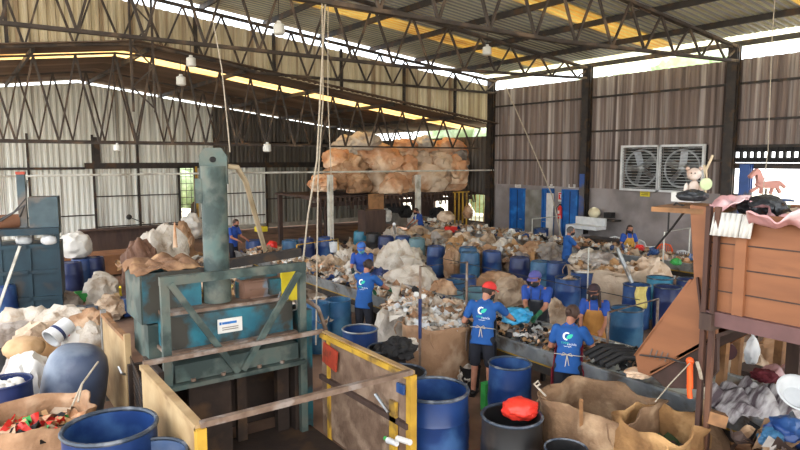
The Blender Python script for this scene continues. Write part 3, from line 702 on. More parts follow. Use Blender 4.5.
        for txt, m, x, z, s in (('coop', logo_g, -.095, .262, .052), ('recicla', logo_w, -.01, .247, .045), ('reciclagem', logo_w, -.055, .222, .024)):
            cu = bpy.data.curves.new('t', 'FONT'); cu.body = txt; cu.size = s; cu.resolution_u = 2; ob_ = bpy.data.objects.new('t', cu); C.objects.link(ob_)
            bpy.context.view_layer.update(); me = ob_.evaluated_get(bpy.context.evaluated_depsgraph_get()).to_mesh()
            mb = MB().add([(x+v.co.x, 0, z+v.co.y) for v in me.vertices], [list(pp.vertices) for pp in me.polygons]); bpy.data.objects.remove(ob_); bpy.data.curves.remove(cu)
            proj(mb, 'shirt_lettering', m)
    return root

# ---------------------------------------------------------------- sorting conveyors
def conveyor(x0, x1, y0, y1, z, label, bm, legstep=1.8):
    t = thing('sorting_conveyor', label, 'conveyor', ((x0+x1)/2, y0, 0), 'sorting conveyors')
    build(MB().box(((x0+x1)/2, (y0+y1)/2, z-.12), (x1-x0-.3, y1-y0, .03)), 'belt', bm, t, smooth=False)
    for x, s in ((x0, 1), (x1, -1)):
        build(MB().prism([(x, y0, z), (x+s*.05, y0, z), (x+s*.2, y0, z-.13), (x+s*.15, y0, z-.15), (x+s*.02, y0, z-.2)], (0, y1-y0, 0)).box((x, (y0+y1)/2, z+.0), (.05, y1-y0, .03)), 'side_rail', galv, t, smooth=False)
        build(MB().box((x+s*.1, (y0+y1)/2, z-.3), (.05, y1-y0, .12)), 'side_beam', steel if s > 0 else galv, t, smooth=False)
        build(MB().box((x+s*.07, (y0+y1)/2, z-.225), (.02, y1-y0, .03)), 'yellow_strip', yellowp, t, smooth=False)
    y = y0+.3
    while y < y1:
        for x in (x0+.12, x1-.12): build(MB().box((x, y, (z-.35)/2), (.06, .06, z-.35)), 'leg', steel, t, smooth=False)
        y += legstep
    return t
conveyor(6.52, 7.65, 2.6, 17.2, .9, 'long steel sorting conveyor nearest the camera, running from the chute to the back', beltm)
conveyor(14.75, 16.1, 5.5, 20, .95, 'second sorting conveyor further right, in front of the concrete wall', beltm)
cols1 = [sackW, sackC, paper, sackT, sackT, sackC, card, sackP, sackG, sackB, sackO, sackW, sackW, sackC, sackT, paper, drumB, darkm]
heap('sorting_scrap', lambda u, v, q: (6.65+.85*u, 4.9+2.7*v, .86+.1*q.random()*(1-abs(u-.5))), 260, .055, 'dark and tan scrap on the near conveyor between the workers', mats=[darkm, sackT, sackC, darkm, sackG, card, paper, sackB, sackO, darkm], seed=3)
heap('sorting_scrap', lambda u, v, q: (6.65+.85*u, 7.8+4.5*v, .84+.2*q.random()*(1-1.6*abs(u-.5))), 420, .07, 'mixed paper and plastic piled on the conveyor beyond the red-capped man', mats=cols1, seed=4)
heap('sorting_scrap', lambda u, v, q: (6.65+.85*u, 12.3+4.8*v, .84+.15*q.random()*(1-1.6*abs(u-.5))), 280, .09, 'mixed litter along the far end of the near conveyor', mats=cols1, seed=5)
heap('sorting_scrap', lambda u, v, q: (14.95+1.0*u, 6+13.8*v, .88+.14*q.random()*(1-1.6*abs(u-.5))+(.1 if v > .3 else 0)*q.random()), 560, .1, 'litter spread along the second conveyor by the concrete wall', mats=cols1, seed=6)
# pipe frame stands at the conveyors
def frame_stand(p, label, r=.02, m=None, sc=None):
    p = [Vector(q) for q in p]
    t = thing('pipe_stand', label, 'stand', (p[0].x, p[0].y, p[0].z), 'pipe stands'); build(MB().tube(p, r, 8), 'pipe', m or rustpipe, t); return t
a = at(420, 335, z=.95); b = at(418, 266, X=a.x); cc = at(467, 262, z=b.z); dd = Vector((cc.x, cc.y, .95))
frame_stand([(a.x, a.y, 0), (a.x, a.y, b.z), cc, (cc.x, cc.y, 0)], 'square pipe frame with blue painted lower leg, left of the red-capped man')
one(MB().tube([(a.x, a.y, .9), (a.x, a.y, 1.5)], .026, 8), 'blue_sleeve', drumD, 'blue sleeve on the pipe frame leg left of the red-capped man', 'sleeve')
a = at(607, 352, z=.95); b = at(607, 312, X=a.x); cc = at(658, 299, z=b.z)
frame_stand([(a.x, a.y, 0), (a.x, a.y, b.z), cc, (cc.x, cc.y, 0)], 'pipe frame right of the woman in the mustard apron')
a = at(588, 273, z=.95); b = at(588, 248, X=a.x)
frame_stand([(a.x, a.y, 0), (a.x, a.y, b.z+.02)], 'short upright pipe beside the open raffia bag', .015, pipe_w)
a = at(663, 262, z=.95); b = at(663, 232, X=a.x); cc = at(690, 228, z=b.z)
frame_stand([(a.x, a.y, 0), (a.x, a.y, b.z), cc, (cc.x, cc.y, 0)], 'white pipe frame by the orange chair', .02, pipe_w)
a = at(532, 232, z=.9); b = at(532, 219, X=a.x); cc = at(560, 216, z=b.z)
frame_stand([(a.x, a.y, 0), (a.x, a.y, b.z), cc, (cc.x, cc.y, 0)], 'white pipe frame in front of the blue doors', .02, pipe_w)
a = at(297, 262, z=.95); b = at(297, 245, X=a.x); cc = at(338, 239, z=b.z)
frame_stand([(a.x, a.y, 0), (a.x, a.y, b.z), cc, (cc.x, cc.y, 0)], 'yellow pipe frame near the far drums left of centre', .02, yellowp)

# ---------------------------------------------------------------- baling press, centre left
ZC = 1.35; XL, XR, YF, YK = 1.53, 3.70, 4.93, 6.8
t = thing('press_cage', 'yellow framed sheet-metal cage in front of the hydraulic press', 'cage', ((XL+XR)/2, YF, 0))
def sheet_panel(p0, p1, z0, z1, m, parent, name='side_panel', th=.04):
    p0 = Vector(p0); p1 = Vector(p1); c = (p0+p1)/2; a = math.atan2(p1.y-p0.y, p1.x-p0.x)
    return build(MB().box((c.x, c.y, (z0+z1)/2), ((p1-p0).length, th, z1-z0), (0, 0, a)), name, m, parent, smooth=False)
rp = sheet_panel((XR, YF, 0), (XR, YK, 0), .05, ZC-.04, rustplate, t)
lp = sheet_panel((XL, YF, 0), (XL, YK, 0), .05, ZC-.02, tanpanel, t)
build(MB().box((XR+.01, (YF+YK)/2, ZC+.01), (.07, YK-YF, .05)), 'top_rail', tanpanel, t, smooth=False)
build(MB().box((XR-.04, (YF+YK)/2, ZC-.01), (.04, YK-YF, .06)), 'yellow_edge', yellowp, t, smooth=False)
build(MB().box((XL, (YF+YK)/2, ZC), (.08, YK-YF, .05)), 'top_rail', tanpanel, t, smooth=False)
build(MB().box((XR-.04, (YF+YK)/2, .8), (.05, YK-YF, .06)), 'middle_rail', woodd, t, smooth=False)
for (x, y, w_) in ((XR, YF, .08), (XL, YF, .08), (XR-.03, 6.6, .045)): build(MB().box((x, y, ZC/2), (w_, w_, ZC)), 'corner_post', yellowp, t, smooth=False)
build(MB().box((XR-.05, YF+.25, .5), (.03, .12, 1.0)), 'stiffener', yellowp, t, smooth=False)
build(MB().bar((XL, YF, ZC+.03), (XR, YF, ZC+.03), .06, .05), 'front_bar', rustpipe, t, smooth=False)
pc = Vector((XR-.06, 6.52, ZC-.22))
build(MB().box(pc, (.02, .34, .26), (.15, 0, 0)), 'red_plate', signred, t, smooth=False)
build(MB().tube([pc+Vector((0, .1, .13)), pc+Vector((.02, .14, .25))], .006, 5), 'plate_wire', cablem, t)
build(MB().tube([(XR-.1, 5.2, .88), (XR-.1, 5.45, 1.0)], .02, 6), 'latch', galv, t)
one(MB().box((XR-.07, 5.02, ZC-.16), (.03, .12, .1)), 'blue_tape', drumB, 'scrap of blue tape on the right panel of the press cage', 'tape', smooth=False)
tb = at(388, 440, X=XR-.12)
one(MB().bar((XL, YK, ZC+.03), (XR, YK, ZC+.03), .05, .05), 'cage_back_bar', rustpipe, 'long flat bar across the back of the press cage, in front of the braces', 'bar', smooth=False)
one(MB().box(((XL+XR)/2, (YF+YK)/2+.2, .03), (XR-XL-.1, YK-YF+.6, .04)), 'cage_shade_plate', pitdark, 'dark rust-brown plate added as shade on the floor inside the press cage', 'plate', smooth=False)  # added plate, its dark colour stands in for shade in the cage
bo = thing('spray_bottle', 'small white bottle with green cap lying on the cage ledge, bottom centre', 'bottle', tb)
build(MB().tube([tb, tb+Vector((.0, -.16, .02))], [.035, .03], 10), 'bottle_body', white_p, bo); build(MB().tube([tb+Vector((0, .0, 0)), tb+Vector((0, .06, 0))], .022, 8), 'bottle_cap', green_pl, bo)
tb = tb+Vector((-.02, -.2, .1)); one(MB().tube([tb, tb+Vector((0, -.22, .04))], .03, 8), 'grease_tube', paper, 'white cardboard tube beside the green-capped bottle', 'tube')
# open cage door
d0 = at(103, 313, z=ZC); d1 = at(127, 338, z=ZC)
t = thing('cage_door', 'cream and yellow sheet-metal door standing open left of the press', 'door', d0*1-Vector((0, 0, ZC)))
sheet_panel(d0, d1, .15, ZC, tanpanel, t, 'door_sheet'); q = d1
for p in (d0, d1): build(MB().box((p.x, p.y, ZC/2+.05), (.07, .07, ZC)), 'door_post', galv if p is d0 else tanpanel, t, smooth=False)
build(MB().tube([d1+Vector((-.05, -.02, -.45)), d1+Vector((-.1, -.08, -.4)), d1+Vector((-.12, -.03, -.33))], .015, 6), 'door_latch', galv, t)
build(MB().bar(d0+Vector((0, 0, -.02)), d1+Vector((0, 0, -.02)), .07, .05), 'top_rail', woodr, t, smooth=False)
g0 = Vector((d1.x+.02, d1.y-.02, 0)); g1 = Vector((XL, YK+.1, 0))
mb = MB()
for k in range(14): mb.bar(g0.lerp(g1, k/13)+Vector((0, 0, .1)), g0.lerp(g1, k/13)+Vector((0, 0, 1.15)), .012, .012)
for k in range(12): mb.bar(g0+Vector((0, 0, .12+k*.09)), g1+Vector((0, 0, .12+k*.09)), .012, .012)
one(mb, 'mesh_screen', steel, 'grey wire mesh screen between the open door and the press cage', 'screen', smooth=False)
# press body
YP = 6.98
fl = at(160, 277, Y=YP); fr = at(304, 262, Y=YP); zt = (fl.z+fr.z)/2
t = thing('baling_press', 'worn teal hydraulic baling press with tall cylinder', 'press', ((fl.x+fr.x)/2, 7.6, 0))
def B(name, m, *boxes, **k):
    mb = MB()
    for c, d in boxes: mb.box(c, d)
    return build(mb, name, m, t, smooth=False, **k)
X0, X1 = fl.x+.04, fr.x-.04
B('front_frame', tealW, (((X0+X1)/2, YP, zt-.05), (X1-X0+.1, .08, .1)), ((X0, YP, zt/2-.05), (.09, .07, zt-.1)), ((X1, YP, zt/2-.05), (.09, .07, zt-.1)))
zb1 = at(230, 352, Y=YP).z
for (pa, pb) in (((170, 284), (238, 372)), ((299, 272), (243, 370))):
    a = at(*pa, Y=YP-.05); b = at(*pb, Y=YP-.05); build(MB().bar(a, b, .05, .07), 'brace', tealW, t, smooth=False)
z1 = at(230, 342, Y=7.1).z; z2 = at(230, 311, Y=7.1).z
B('pressing_beam', tealL, (((X0+X1)/2, 7.45, (z1+z2)/2), (X1-X0-.1, .6, z2-z1)))
B('beam_flange', rustpipe, (((X0+X1)/2, 7.4, z1-.02), (X1-X0-.05, .7, .04)), (((X0+X1)/2, 7.5, z2+.02), (X1-X0-.1, .5, .04)))
B('lower_platen', tealW, (((X0+X1)/2, 7.2, z1-.22), (X1-X0-.15, .5, .2)), (((X0+X1)/2, 7.15, z1-.36), (X1-X0, .55, .05)))
B('side_column', teal, ((X1+.13, 7.3, .8), (.14, .4, 1.6)))
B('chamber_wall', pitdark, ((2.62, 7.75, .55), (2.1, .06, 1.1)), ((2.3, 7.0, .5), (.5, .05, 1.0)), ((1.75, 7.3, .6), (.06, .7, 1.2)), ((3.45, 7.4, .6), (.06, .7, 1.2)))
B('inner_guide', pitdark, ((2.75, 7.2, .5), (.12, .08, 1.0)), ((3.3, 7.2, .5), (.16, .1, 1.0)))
lb = at(230, 325, Y=7.12); lbo = build(MB().box(lb, (.3, .02, .17)), 'rating_label', paper, t, smooth=False)
build(MB().box(lb+Vector((-.01, -.012, .035)), (.18, .004, .028)).box(lb+Vector((-.12, -.012, .035)), (.025, .004, .035)), 'label_lettering', blue_paint, lbo, smooth=False)
build(MB().box(lb+Vector((0, -.012, -.02)), (.2, .004, .01)).box(lb+Vector((0, -.012, -.045)), (.2, .004, .01)), 'label_lines', sackG, lbo, smooth=False)
cx, cy = 2.6, 7.5; ctop = at(216, 166, Y=cy).z; c0 = z2+.05
build(MB().lathe([(.17, c0), (.17, c0+.25), (.155, c0+.27), (.155, ctop)], 28, (cx, cy, 0)), 'cylinder', tealW, t)
M = Matrix.Rotation(-YAW, 3, 'Z')
hh = ctop; w = .17
poly = [(-w, -.02, -.22), (w, -.02, -.22), (w, -.02, .12), (w*.62, -.02, .22), (-w*.62, -.02, .22), (-w, -.02, .12)]
build(MB().prism([M@Vector(p)+Vector((cx, cy-.0, hh)) for p in poly], M@Vector((0, .05, 0))), 'lifting_plate', tealW, t, smooth=False)
build(MB().lathe([(0, -.01), (.035, -.01), (.035, .02), (0, .02)], 12, Vector((cx, cy, hh+.08))+M@Vector((0, -.03, 0)), M=Matrix.Rotation(PI/2, 3, 'X')), 'pin_hole', darkm, t)
build(MB().box(Vector((cx, cy, hh-.3))+M@Vector((-.16, -.06, 0)), (.08, .08, .3), M), 'hose_port', tealW, t, smooth=False)
# electrical cabinet, oil tank, motor on the press
ba = at(158, 322, Y=7.5); bb = at(200, 268, Y=7.5)
xb0 = at(137, 300, Y=7.75).x
B('oil_tank', tealL, (((xb0+bb.x)/2, 7.85, (ba.z+bb.z)/2), (bb.x-xb0, .75, bb.z-ba.z)))
B('tank_plinth', tealW, (((xb0+bb.x)/2, 7.85, ba.z-.25), (bb.x-xb0-.1, .7, .45)))
B('tank_side', tealW, ((xb0-.012, 7.85, (ba.z+bb.z)/2), (.02, .75, bb.z-ba.z)))
mc = at(262, 286, Y=7.55)
mp = MB(); mp.tube([mc+Vector((-.34, 0, 0)), mc+Vector((-.3, 0, 0)), mc+Vector((.25, 0, 0)), mc+Vector((.3, 0, 0))], [.12, .17, .17, .12], 20)
for k in range(10): a = 2*PI*k/10; mp.box(mc+Vector((0, .175*math.cos(a), .175*math.sin(a))), (.45, .02, .02))
build(mp, 'electric_motor', mat('motor_rust', '8d6b55', '6f5344', '4e8ea8', rough=.7, scale=3, bump=.15, thr=.6), t)
build(MB().box(mc+Vector((.12, -.2, .02)), (.22, .1, .2)), 'terminal_box', tealL, t, smooth=False)
build(MB().tube([mc+Vector((-.3, -.02, -.1)), mc+Vector((-.3, -.02, .1))], .07, 16).box(mc+Vector((-.1, -.1, .16)), (.5, .1, .04)), 'pump', tealL, t)
B('yellow_guard', yel_pl, ((at(289, 285, Y=7.3).x, 7.3, mc.z+.02), (.22, .04, .4)))
B('motor_shelf', rustpipe, ((mc.x-.05, 7.6, mc.z-.2), (1.2, .4, .03)))
hs = [mc+Vector(v) for v in ((.15, -.25, -.05), (.05, -.3, -.2), (.12, -.33, -.32), (.35, -.3, -.3), (.42, -.1, -.1))]
build(MB().tube(hs, .012, 6), 'grey_cable', galv, t)
build(MB().tube([Vector((cx+.3, cy, mc.z-.2)), Vector((cx-.5, cy-.3, mc.z-.25))], .035, 8), 'oil_pipe', rustpipe, t)
for x in (2.1, 2.45, 2.9, 3.2): build(MB().lathe([(.03, -.1), (.03, 0), (0, .0)], 8, (x, 6.95, z1-.3)), 'bolt', rustpipe, t)
cloth((xb0+.32, 7.85, bb.z+.04), .85, .75, mat('brown_sacking', '8d6a4e', '73553e', 'a5835f', rough=.9, scale=4, bump=.4), 'brown sacking thrown over the teal oil tank of the press', 'sacking', .07, .1, 3, 'sacking', droop=.1)
hosep = [Vector((cx+.12, cy, ctop+.0)), Vector((cx+.32, cy+.05, ctop-.02)), at(246, 182, Y=7.8), at(258, 225, Y=8.4), at(265, 250, Y=9)]
rope(hosep, .035, mat('cream_hose', 'b9a88c', 'a39274', rough=.7, bump=.02), 'thick cream hose running down from the top of the press cylinder', 'hydraulic_hose', 'hose', n=10)
one(MB().bar(at(176, 272, Y=9.5), at(300, 252, Y=9.5), .12, .14), 'steel_beam', steel, 'dark steel beam lying behind the press motor', 'beam', smooth=False)
a = at(310, 330, Y=7.0); rope([at(306, 300, Y=7.2), at(318, 308, Y=7.2), at(326, 330, Y=7.2), Vector((at(326, 330, Y=7.2).x, 7.2, .4))], .03, rustpipe, 'bent grey conduit at the right corner of the press', 'conduit', 'pipe', n=8)

# second press, far left
t = thing('vertical_press', 'dark teal vertical press cabinet with grey tank on top, far left', 'press', (1.32, 15, 0))
pa = at(8, 310, D=13.2); pb = at(62, 232, D=13.2); ux = cR.copy(); cen = (pa+pb)/2; W = (pb-pa).dot(ux); MR = Matrix.Rotation(-YAW*.35, 3, 'Z')
cz = lambda py: at(30, py, D=13.2).z
bx = Vector((cen.x, cen.y+.45, 0)); zt_ = cz(244)
def PB(name, m, x, y, z, sx, sy, sz, rot=True): return build(MB().box(bx+MR@Vector((x, y, 0))+Vector((0, 0, z)), (sx, sy, sz), MR), name, m, t, smooth=False)
PB('cabinet', pressB, 0, 0, zt_/2, W, .8, zt_)
for sx in (-1, 1): PB('post', pressB, sx*(W/2-.04), -.38, cz(230)/2, .1, .1, cz(230))
for k, z in enumerate((.12, zt_*.33, zt_*.66, zt_-.05)): PB('cross_rail', pressB, 0, -.42, z, W, .06, .08)
PB('middle_rail', pressB, 0, -.42, zt_/2, .08, .06, zt_)
PB('header', pressB, 0, -.3, cz(231), W+.05, .5, .14)
PB('gauge_tank', mat('grey_blue_tank', '4a5a60', '3a484e', '6b625a', rough=.5, metal=.3, scale=3, bump=.04), W*.27, -.1, (cz(197)+cz(230))/2, .55, .5, cz(197)-cz(230))
PB('ram_post', MATS['grey_blue_tank'], -.1, -.1, (cz(174)+cz(230))/2, .15, .15, cz(174)-cz(230))
PB('ram_cap', signred, -.1, -.1, cz(173), .17, .17, .06)
mq = bx+MR@Vector((-.38, -.1, 0))+Vector((0, 0, cz(222)))
build(MB().tube([mq+Vector((-.2, 0, 0)), mq+Vector((.2, 0, 0))], .16, 16), 'motor', mat('rust_brown', '7b5238', '64402b', rough=.7, scale=4, bump=.1), t)
build(MB().tube([mq+Vector((.2, -.1, .1)), at(25, 205, D=13), at(10, 215, D=13), at(-6, 225, D=13)], .02, 6), 'cable', cablem, t)
build(MB().tube([at(27, 180, D=13), at(26, 198, D=13), at(14, 212, D=13), at(-6, 222, D=13)], .015, 6), 'cable', cablem, t)
for px, lb in ((24, 'left white plastic bundle inside the top of the dark press'), (49, 'right white plastic bundle inside the top of the dark press')):
    sack(px, 240, .16, .13, white_p, lb, D=13.3, amp=.15, name='plastic_bundle', cat='bundle', sub=3)
one(MB().bar(at(20, 246, D=12.4), at(-12, 338, D=12.4), .05, .05), 'wooden_pole', pipe_w, 'pale pole leaning against the dark press', 'pole', smooth=False)
one(MB().box(at(-2, 240, D=14), (.12, .12, 3.6)), 'steel_post', blue_col, 'blue grey post at the far left edge', 'post', smooth=False) if False else None

# ---------------------------------------------------------------- people
def hd(d): return math.radians(d)
def foot(px, py, z): p = at(px, py, z=z); return (p.x, p.y)
person('person in a blue shirt and red cap seen from behind at the near conveyor', (489, 291, 1), hd(58), 1.74, .33, hd(30), .3,
       ((-.3, .34, 1.0), (.42, .52, 1.02)), hat=capR, mask=maskm, glove=gloveK, apron=(.5, 1.2, 1.35), apm=apronK, logo=True, bare_legs=True, sk=skin2)
person('person in a purple cap and black apron bending over the near conveyor, facing left', (535, 279, 1), hd(242), 1.74, .3, hd(14), .2,
       ((-.1, .5, 1.0), (.04, .52, 1.04)), hat=capP, mask=maskm, glove=gloveG, apron=(.5, 1.25, 1.3), apm=apronK, sh=shirt2)
person('bareheaded person with tied brown hair in a blue shirt, seen from behind, bottom centre right', (573, 314, 1), hd(58), 1.66, .3, hd(25), .3,
       ((-.22, .42, 1.0), (.38, .42, .98)), mask=maskm, hair=hairb, long_hair=True, bun=True, glove=None, apron=(.5, 1.2, 1.5), apm=apronR, logo=True, fem=True)
person('person in a mustard apron, dark cap and black mask across the conveyor', (594, 292, 1), hd(238), 1.6, .14, hd(18), .2,
       ((-.16, .4, 1.0), (.18, .4, 1.0)), hat=capK, mask=maskm, long_hair=2, apron=(.45, 1.28, 1.3), apm=apronY, sh=shirt2, fem=True)
person('dark-haired person in a blue shirt working left of the white sacks, seen from behind', (369, 266, 1), hd(62), 1.7, .2, hd(10), .3,
       ((-.1, .5, 1.02), (.36, .48, 1.05)), glove=gloveG, mask=maskm, long_hair=True, bun=True, logo=True, fem=True)
person('person in a blue cap and teal mask facing the camera across the conveyor', (361.5, 248, 1), hd(222), 1.68, .15, 0, .4,
       ((-.14, .42, 1.05), (.16, .42, 1.05)), hat=capBl, mask=maskt, sh=shirt2, glove=gloveK)
person('grey-haired person in a blue shirt holding a black tub in front of the concrete wall', (571, 231, 1), hd(120), 1.7, .05, hd(5), .15,
       ((-.1, .46, 1.0), (.14, .44, 1.0)), mask=maskm, sh=shirt, leg=pants_b, hair=mat('hair_grey', '4c4844', '5d5854', rough=.7, scale=30, bump=.3))
person('person in a yellow apron and dark scarf standing by the second conveyor', (630, 229, 1), hd(214), 1.62, .05, 0, .25,
       ((-.24, .3, .98), (.24, .3, .98)), mask=maskm, long_hair=2, apron=(.45, 1.3, 1.2), apm=mat('yellow_apron', 'c0913c', 'a87c30', rough=.8, scale=5), sh=shirt2, fem=True)
person('dark-haired person in a blue shirt far left behind the press cylinder', (236, 223, 1), hd(150), 1.66, .1, 0, .35,
       ((-.2, .38, 1.02), (.2, .38, 1.02)), mask=maskm, sh=shirt2)
person('person in a blue shirt bent slightly over the far end of the second conveyor', (416, 211, 1), hd(285), 1.66, .22, 0, .5,
       ((-.2, .5, .95), (.2, .5, .95)), mask=maskm, sh=shirt2)

# things in their hands
sack(517, 316, .26, .13, cyan_bag, 'bright cyan plastic bag between the red and purple caps', z=1.12, ry=.2, amp=.3, name='plastic_bag', cat='bag')
c = at(589, 252, z=1.0)
one(MB().lathe([(.03, -.18), (.22, -.16), (.27, .1), (.28, .12), (.25, .12), (.2, -.1), (0, -.12)], 20, c), 'black_tub', darkm, 'black tub held by the grey-haired person', 'tub')

# ---------------------------------------------------------------- drums
drum(434, 388, 72, drumB, 'large open blue drum in the centre foreground, right of the press cage', h=.98, rimm=rimK)
drum(510, 362, 44, drumB, 'open blue drum in front of the red-capped man', rimm=rimK)
dk = drum(512, 414, 63, drumK, 'black open drum with a bright red bag in it', rimm=rimK, h=.9)
sack(520, 409, .2, .12, redbag, 'bright red plastic bag in the black drum', z=.9, ry=.16, amp=.2, name='plastic_bag', cat='bag', rot=-.5)
drum(566, 447, 44, drumK, 'small black drum cut by the bottom edge, centre right', rimm=rimK, h=.8)
drum(401, 371, 52, drumK, 'dark open drum directly behind the large blue foreground drum', rimm=rimK)
drum(387, 347, 40, drumK, 'dark drum stuffed with black cloth behind the cage', rimm=rimK, h=.9, content=[darkm, darkm, darkm][0])
drum(360, 328, 37, drumB, 'open blue drum with grey rim beside the press cage', rimm=galv)
drum(338, 299, 27, drumT, 'blue drum behind the grey-rimmed one, left of the conveyor worker', rimm=drumT)
drum(318, 302, 24, drumT, 'blue drum furthest left of the pair behind the press', rimm=drumT)
drum(110, 424, 92, drumB, 'large open blue drum at the bottom left with a wide dark mouth', h=1.2, rimm=rimK)
drum(150, 452, 74, drumN, 'worn open tub at the bottom edge, right of the large blue drum', h=1.1, rimm=rimK)
drum(6, 380, 48, drumD, 'navy drum cut by the left edge', h=1.0, rimm=drumD, content=paper)
# upside-down barrel
c = at(64, 398, z=.55); r = 29/ppm(c)
t = thing('upturned_barrel', 'big worn grey-blue barrel turned bottom up, bottom left', 'barrel', (c.x, c.y, 0), world=False)
build(MB().lathe([(r*.92, 0), (r*.98, .05), (r*1.02, .4), (r*1.03, .7), (r*1.0, .95), (r*.9, 1.1), (r*.7, 1.2), (r*.4, 1.24), (0, 1.25)], 32), 'barrel', mat('barrel_worn', '48536a', '343e52', '6c7684', rough=.45, scale=2, bump=.05, thr=.55), t)
t.rotation_euler = (.12, .16, 0)
rr = [(452, 281, 27, drumT, 'low blue tub left of the pipe frame, nearest the sorting line'), (463, 276, 27, drumB, 'open blue tub behind the pipe frame'), (449, 292, 28, drumG, 'dark teal tub under the pipe frame'), (478, 289, 30, drumG, 'dark open tub behind the red cap')]
for (px, py, w, m, lb) in rr: drum(px, py, w, m, lb, rimm=rimK, h=.8, rad=.33)
L2 = [(470, 252, 25, drumT, 'teal-blue drum behind the pipe frame, left of a plain blue drum', 1), (468, 247, 20, drumT, 'rearmost teal-blue drum, peeping over the one behind the pipe frame', 1),
 (492, 251, 22, drumB, 'plain blue lidded drum left of the drum with the white paper', 1), (520, 257, 23, drumD, 'navy drum with a white paper stuck on it', 1),
 (541, 261, 19, drumT, 'blue drum just right of the drum with the white paper', 1), (556, 262, 22, drumB, 'blue drum behind the scrap-filled drum, centre right', 1),
 (568, 277, 27, drumB, 'blue drum filled to the rim with pale scrap', 0), (583, 271, 28, drumB, 'open drum holding white scrap, behind the pale-filled one', 0),
 (436, 246, 20, drumB, 'blue drum left of the cream sacks, centre', 1), (417, 238, 17, drumG, 'grey-teal drum beside the white knotted sack', 1),
 (403, 236, 15, drumB, 'short blue drum left of the grey-teal drum', 1), (386, 236, 17, drumD, 'navy drum above the white knotted sack', 1),
 (361, 231, 18, drumC, 'bright cyan drum behind the blue-capped worker', 1), (374, 233, 14, drumK, 'black drum right of the bright cyan drum', 1),
 (637, 284, 24, drumB, 'blue drum with a yellow rag hanging over its side', 0), (668, 286, 28, drumD, 'open navy drum at the edge of the brown hopper', 0), (660, 277, 27, drumC, 'teal open drum behind the navy one by the hopper', 0),
 (690, 279, 28, drumD, 'dark blue drum partly hidden behind the brown hopper', 0), (627, 308, 26, drumT, 'dark teal drum under the pipe frame at the right', 0),
 (82, 258, 27, drumB, 'blue drum under the white sack beside the dark press', 1), (93, 257, 14, drumD, 'blue drum half hidden behind the one by the dark press', 1), (70, 262, 10, drumD, 'blue drum edge right behind the dark press', 1),
 (135, 256, 20, drumB, 'blue drum left of the teal oil tank', 1), (150, 252, 18, drumD, 'navy drum behind the oil tank', 1), (1, 285, 18, drumB, 'blue drum behind the dark press at the left edge', 1),
 (306, 238, 15, drumD, 'navy drum far back left of centre', 1), (325, 237, 22, drumB, 'broad blue drum far back behind the yellow pipe frame', 1), (290, 240, 18, drumT, 'blue drum far back, left of the navy one', 1), (254, 240, 16, drumB, 'blue drum beside the far worker behind the press', 1),
 (515, 229, 20, drumB, 'blue tub beyond the second conveyor, left one', 0), (541, 228, 17, drumB, 'blue tub beyond the second conveyor, nearest the blue doors', 0), (480, 226, 18, drumD, 'dark tub beyond the second conveyor by the barred window', 0)]
for i, (px, py, w, m, lb, lid) in enumerate(L2):
    cont = None
    if px in (568, 583): cont = paper if px == 583 else sackC
    drum(px, py, w, m, lb, lid=bool(lid), rimm=m if lid else rimK, content=cont, rad=.29, h=.93)
c = at(526, 262, z=.75); cc = c-Vector((cF.x, cF.y, 0))*.31
one(MB().box(cc, (.11, .01, .24), Matrix.Rotation(-YAW, 3, 'Z')), 'paper_note', paper, 'white paper stuck to the navy drum', 'paper', smooth=False)
c = at(636, 295, z=.72)-Vector((cF.x, cF.y, 0))*.28
one(MB().grid(lambda u, v: c+cR*((u-.5)*.24+.02*math.sin(v*7))+Vector((-.5, -.7, 0))*(.02*math.sin(u*12))+Vector((0, 0, (v-.5)*.46)), 10, 10), 'yellow_rag', mat('rag_yellow', 'd2c27a', 'c0ae62', rough=.9, scale=8, bump=.3), 'yellow rag hanging down the side of a blue drum', 'rag', th=.01)

# ---------------------------------------------------------------- bulk sacks on the storage platform
PX0, PX1, PY0, PY1, PZ = 10.9, 18.8, 20.4, 24.2, 2.15
t = thing('storage_platform', 'raised timber storage platform carrying the pile of bulk sacks', 'platform', ((PX0+PX1)/2, PY0, 0))
build(MB().box(((PX0+PX1)/2, (PY0+PY1)/2, PZ-.04), (PX1-PX0, PY1-PY0-.3, .08)), 'deck', woodd, t, smooth=False)
for k in range(38):
    x = PX0+.1+k*(PX1-PX0-.2)/37; build(MB().bar((x, PY0-.15, PZ-.12+R_.uniform(-.03, .03)), (x+R_.uniform(-.08, .08), PY0+1.2, PZ-.05), .1, .14).bar((x, PY0-.1, PZ-.1), (x+R_.uniform(-.15, .15), PY0-.12, PZ-.5), .05, .04), 'deck_pole', woodd, t, smooth=False)
for x in (PX0+.2, 13.3, 15.6, PX1-.3):
    for y in (PY0+.2, PY1-.2): build(MB().box((x, y, PZ/2), (.16, .16, PZ)), 'leg', woodd, t, smooth=False)
build(MB().box((14.7, PY0+.1, PZ-.3), (8, .12, .16)), 'front_beam', woodd, t, smooth=False)
bags = [(322, 184, 14, 10, sackO), (340, 178, 17, 15, sackT), (357, 184, 15, 12, sackT), (374, 182, 20, 14, sackP), (393, 186, 17, 12, sackO), (410, 184, 18, 13, sackO), (428, 180, 20, 16, sackP), (447, 184, 19, 14, sackO), (455, 172, 14, 16, sackO),
 (338, 161, 16, 13, sackO), (353, 168, 16, 13, sackT), (367, 158, 19, 14, sackO), (385, 160, 19, 14, sackO), (383, 172, 24, 12, sackP), (403, 168, 17, 14, sackO), (420, 165, 19, 14, sackP), (438, 166, 17, 14, sackP), (452, 155, 18, 15, sackO), (459, 166, 10, 16, sackG),
 (347, 147, 14, 11, sackW), (364, 143, 17, 10, sackW), (380, 152, 12, 9, sackP), (404, 150, 16, 11, sackO), (421, 149, 16, 10, sackO), (424, 143, 10, 7, paper), (436, 152, 14, 11, sackP), (449, 147, 14, 9, sackO)]
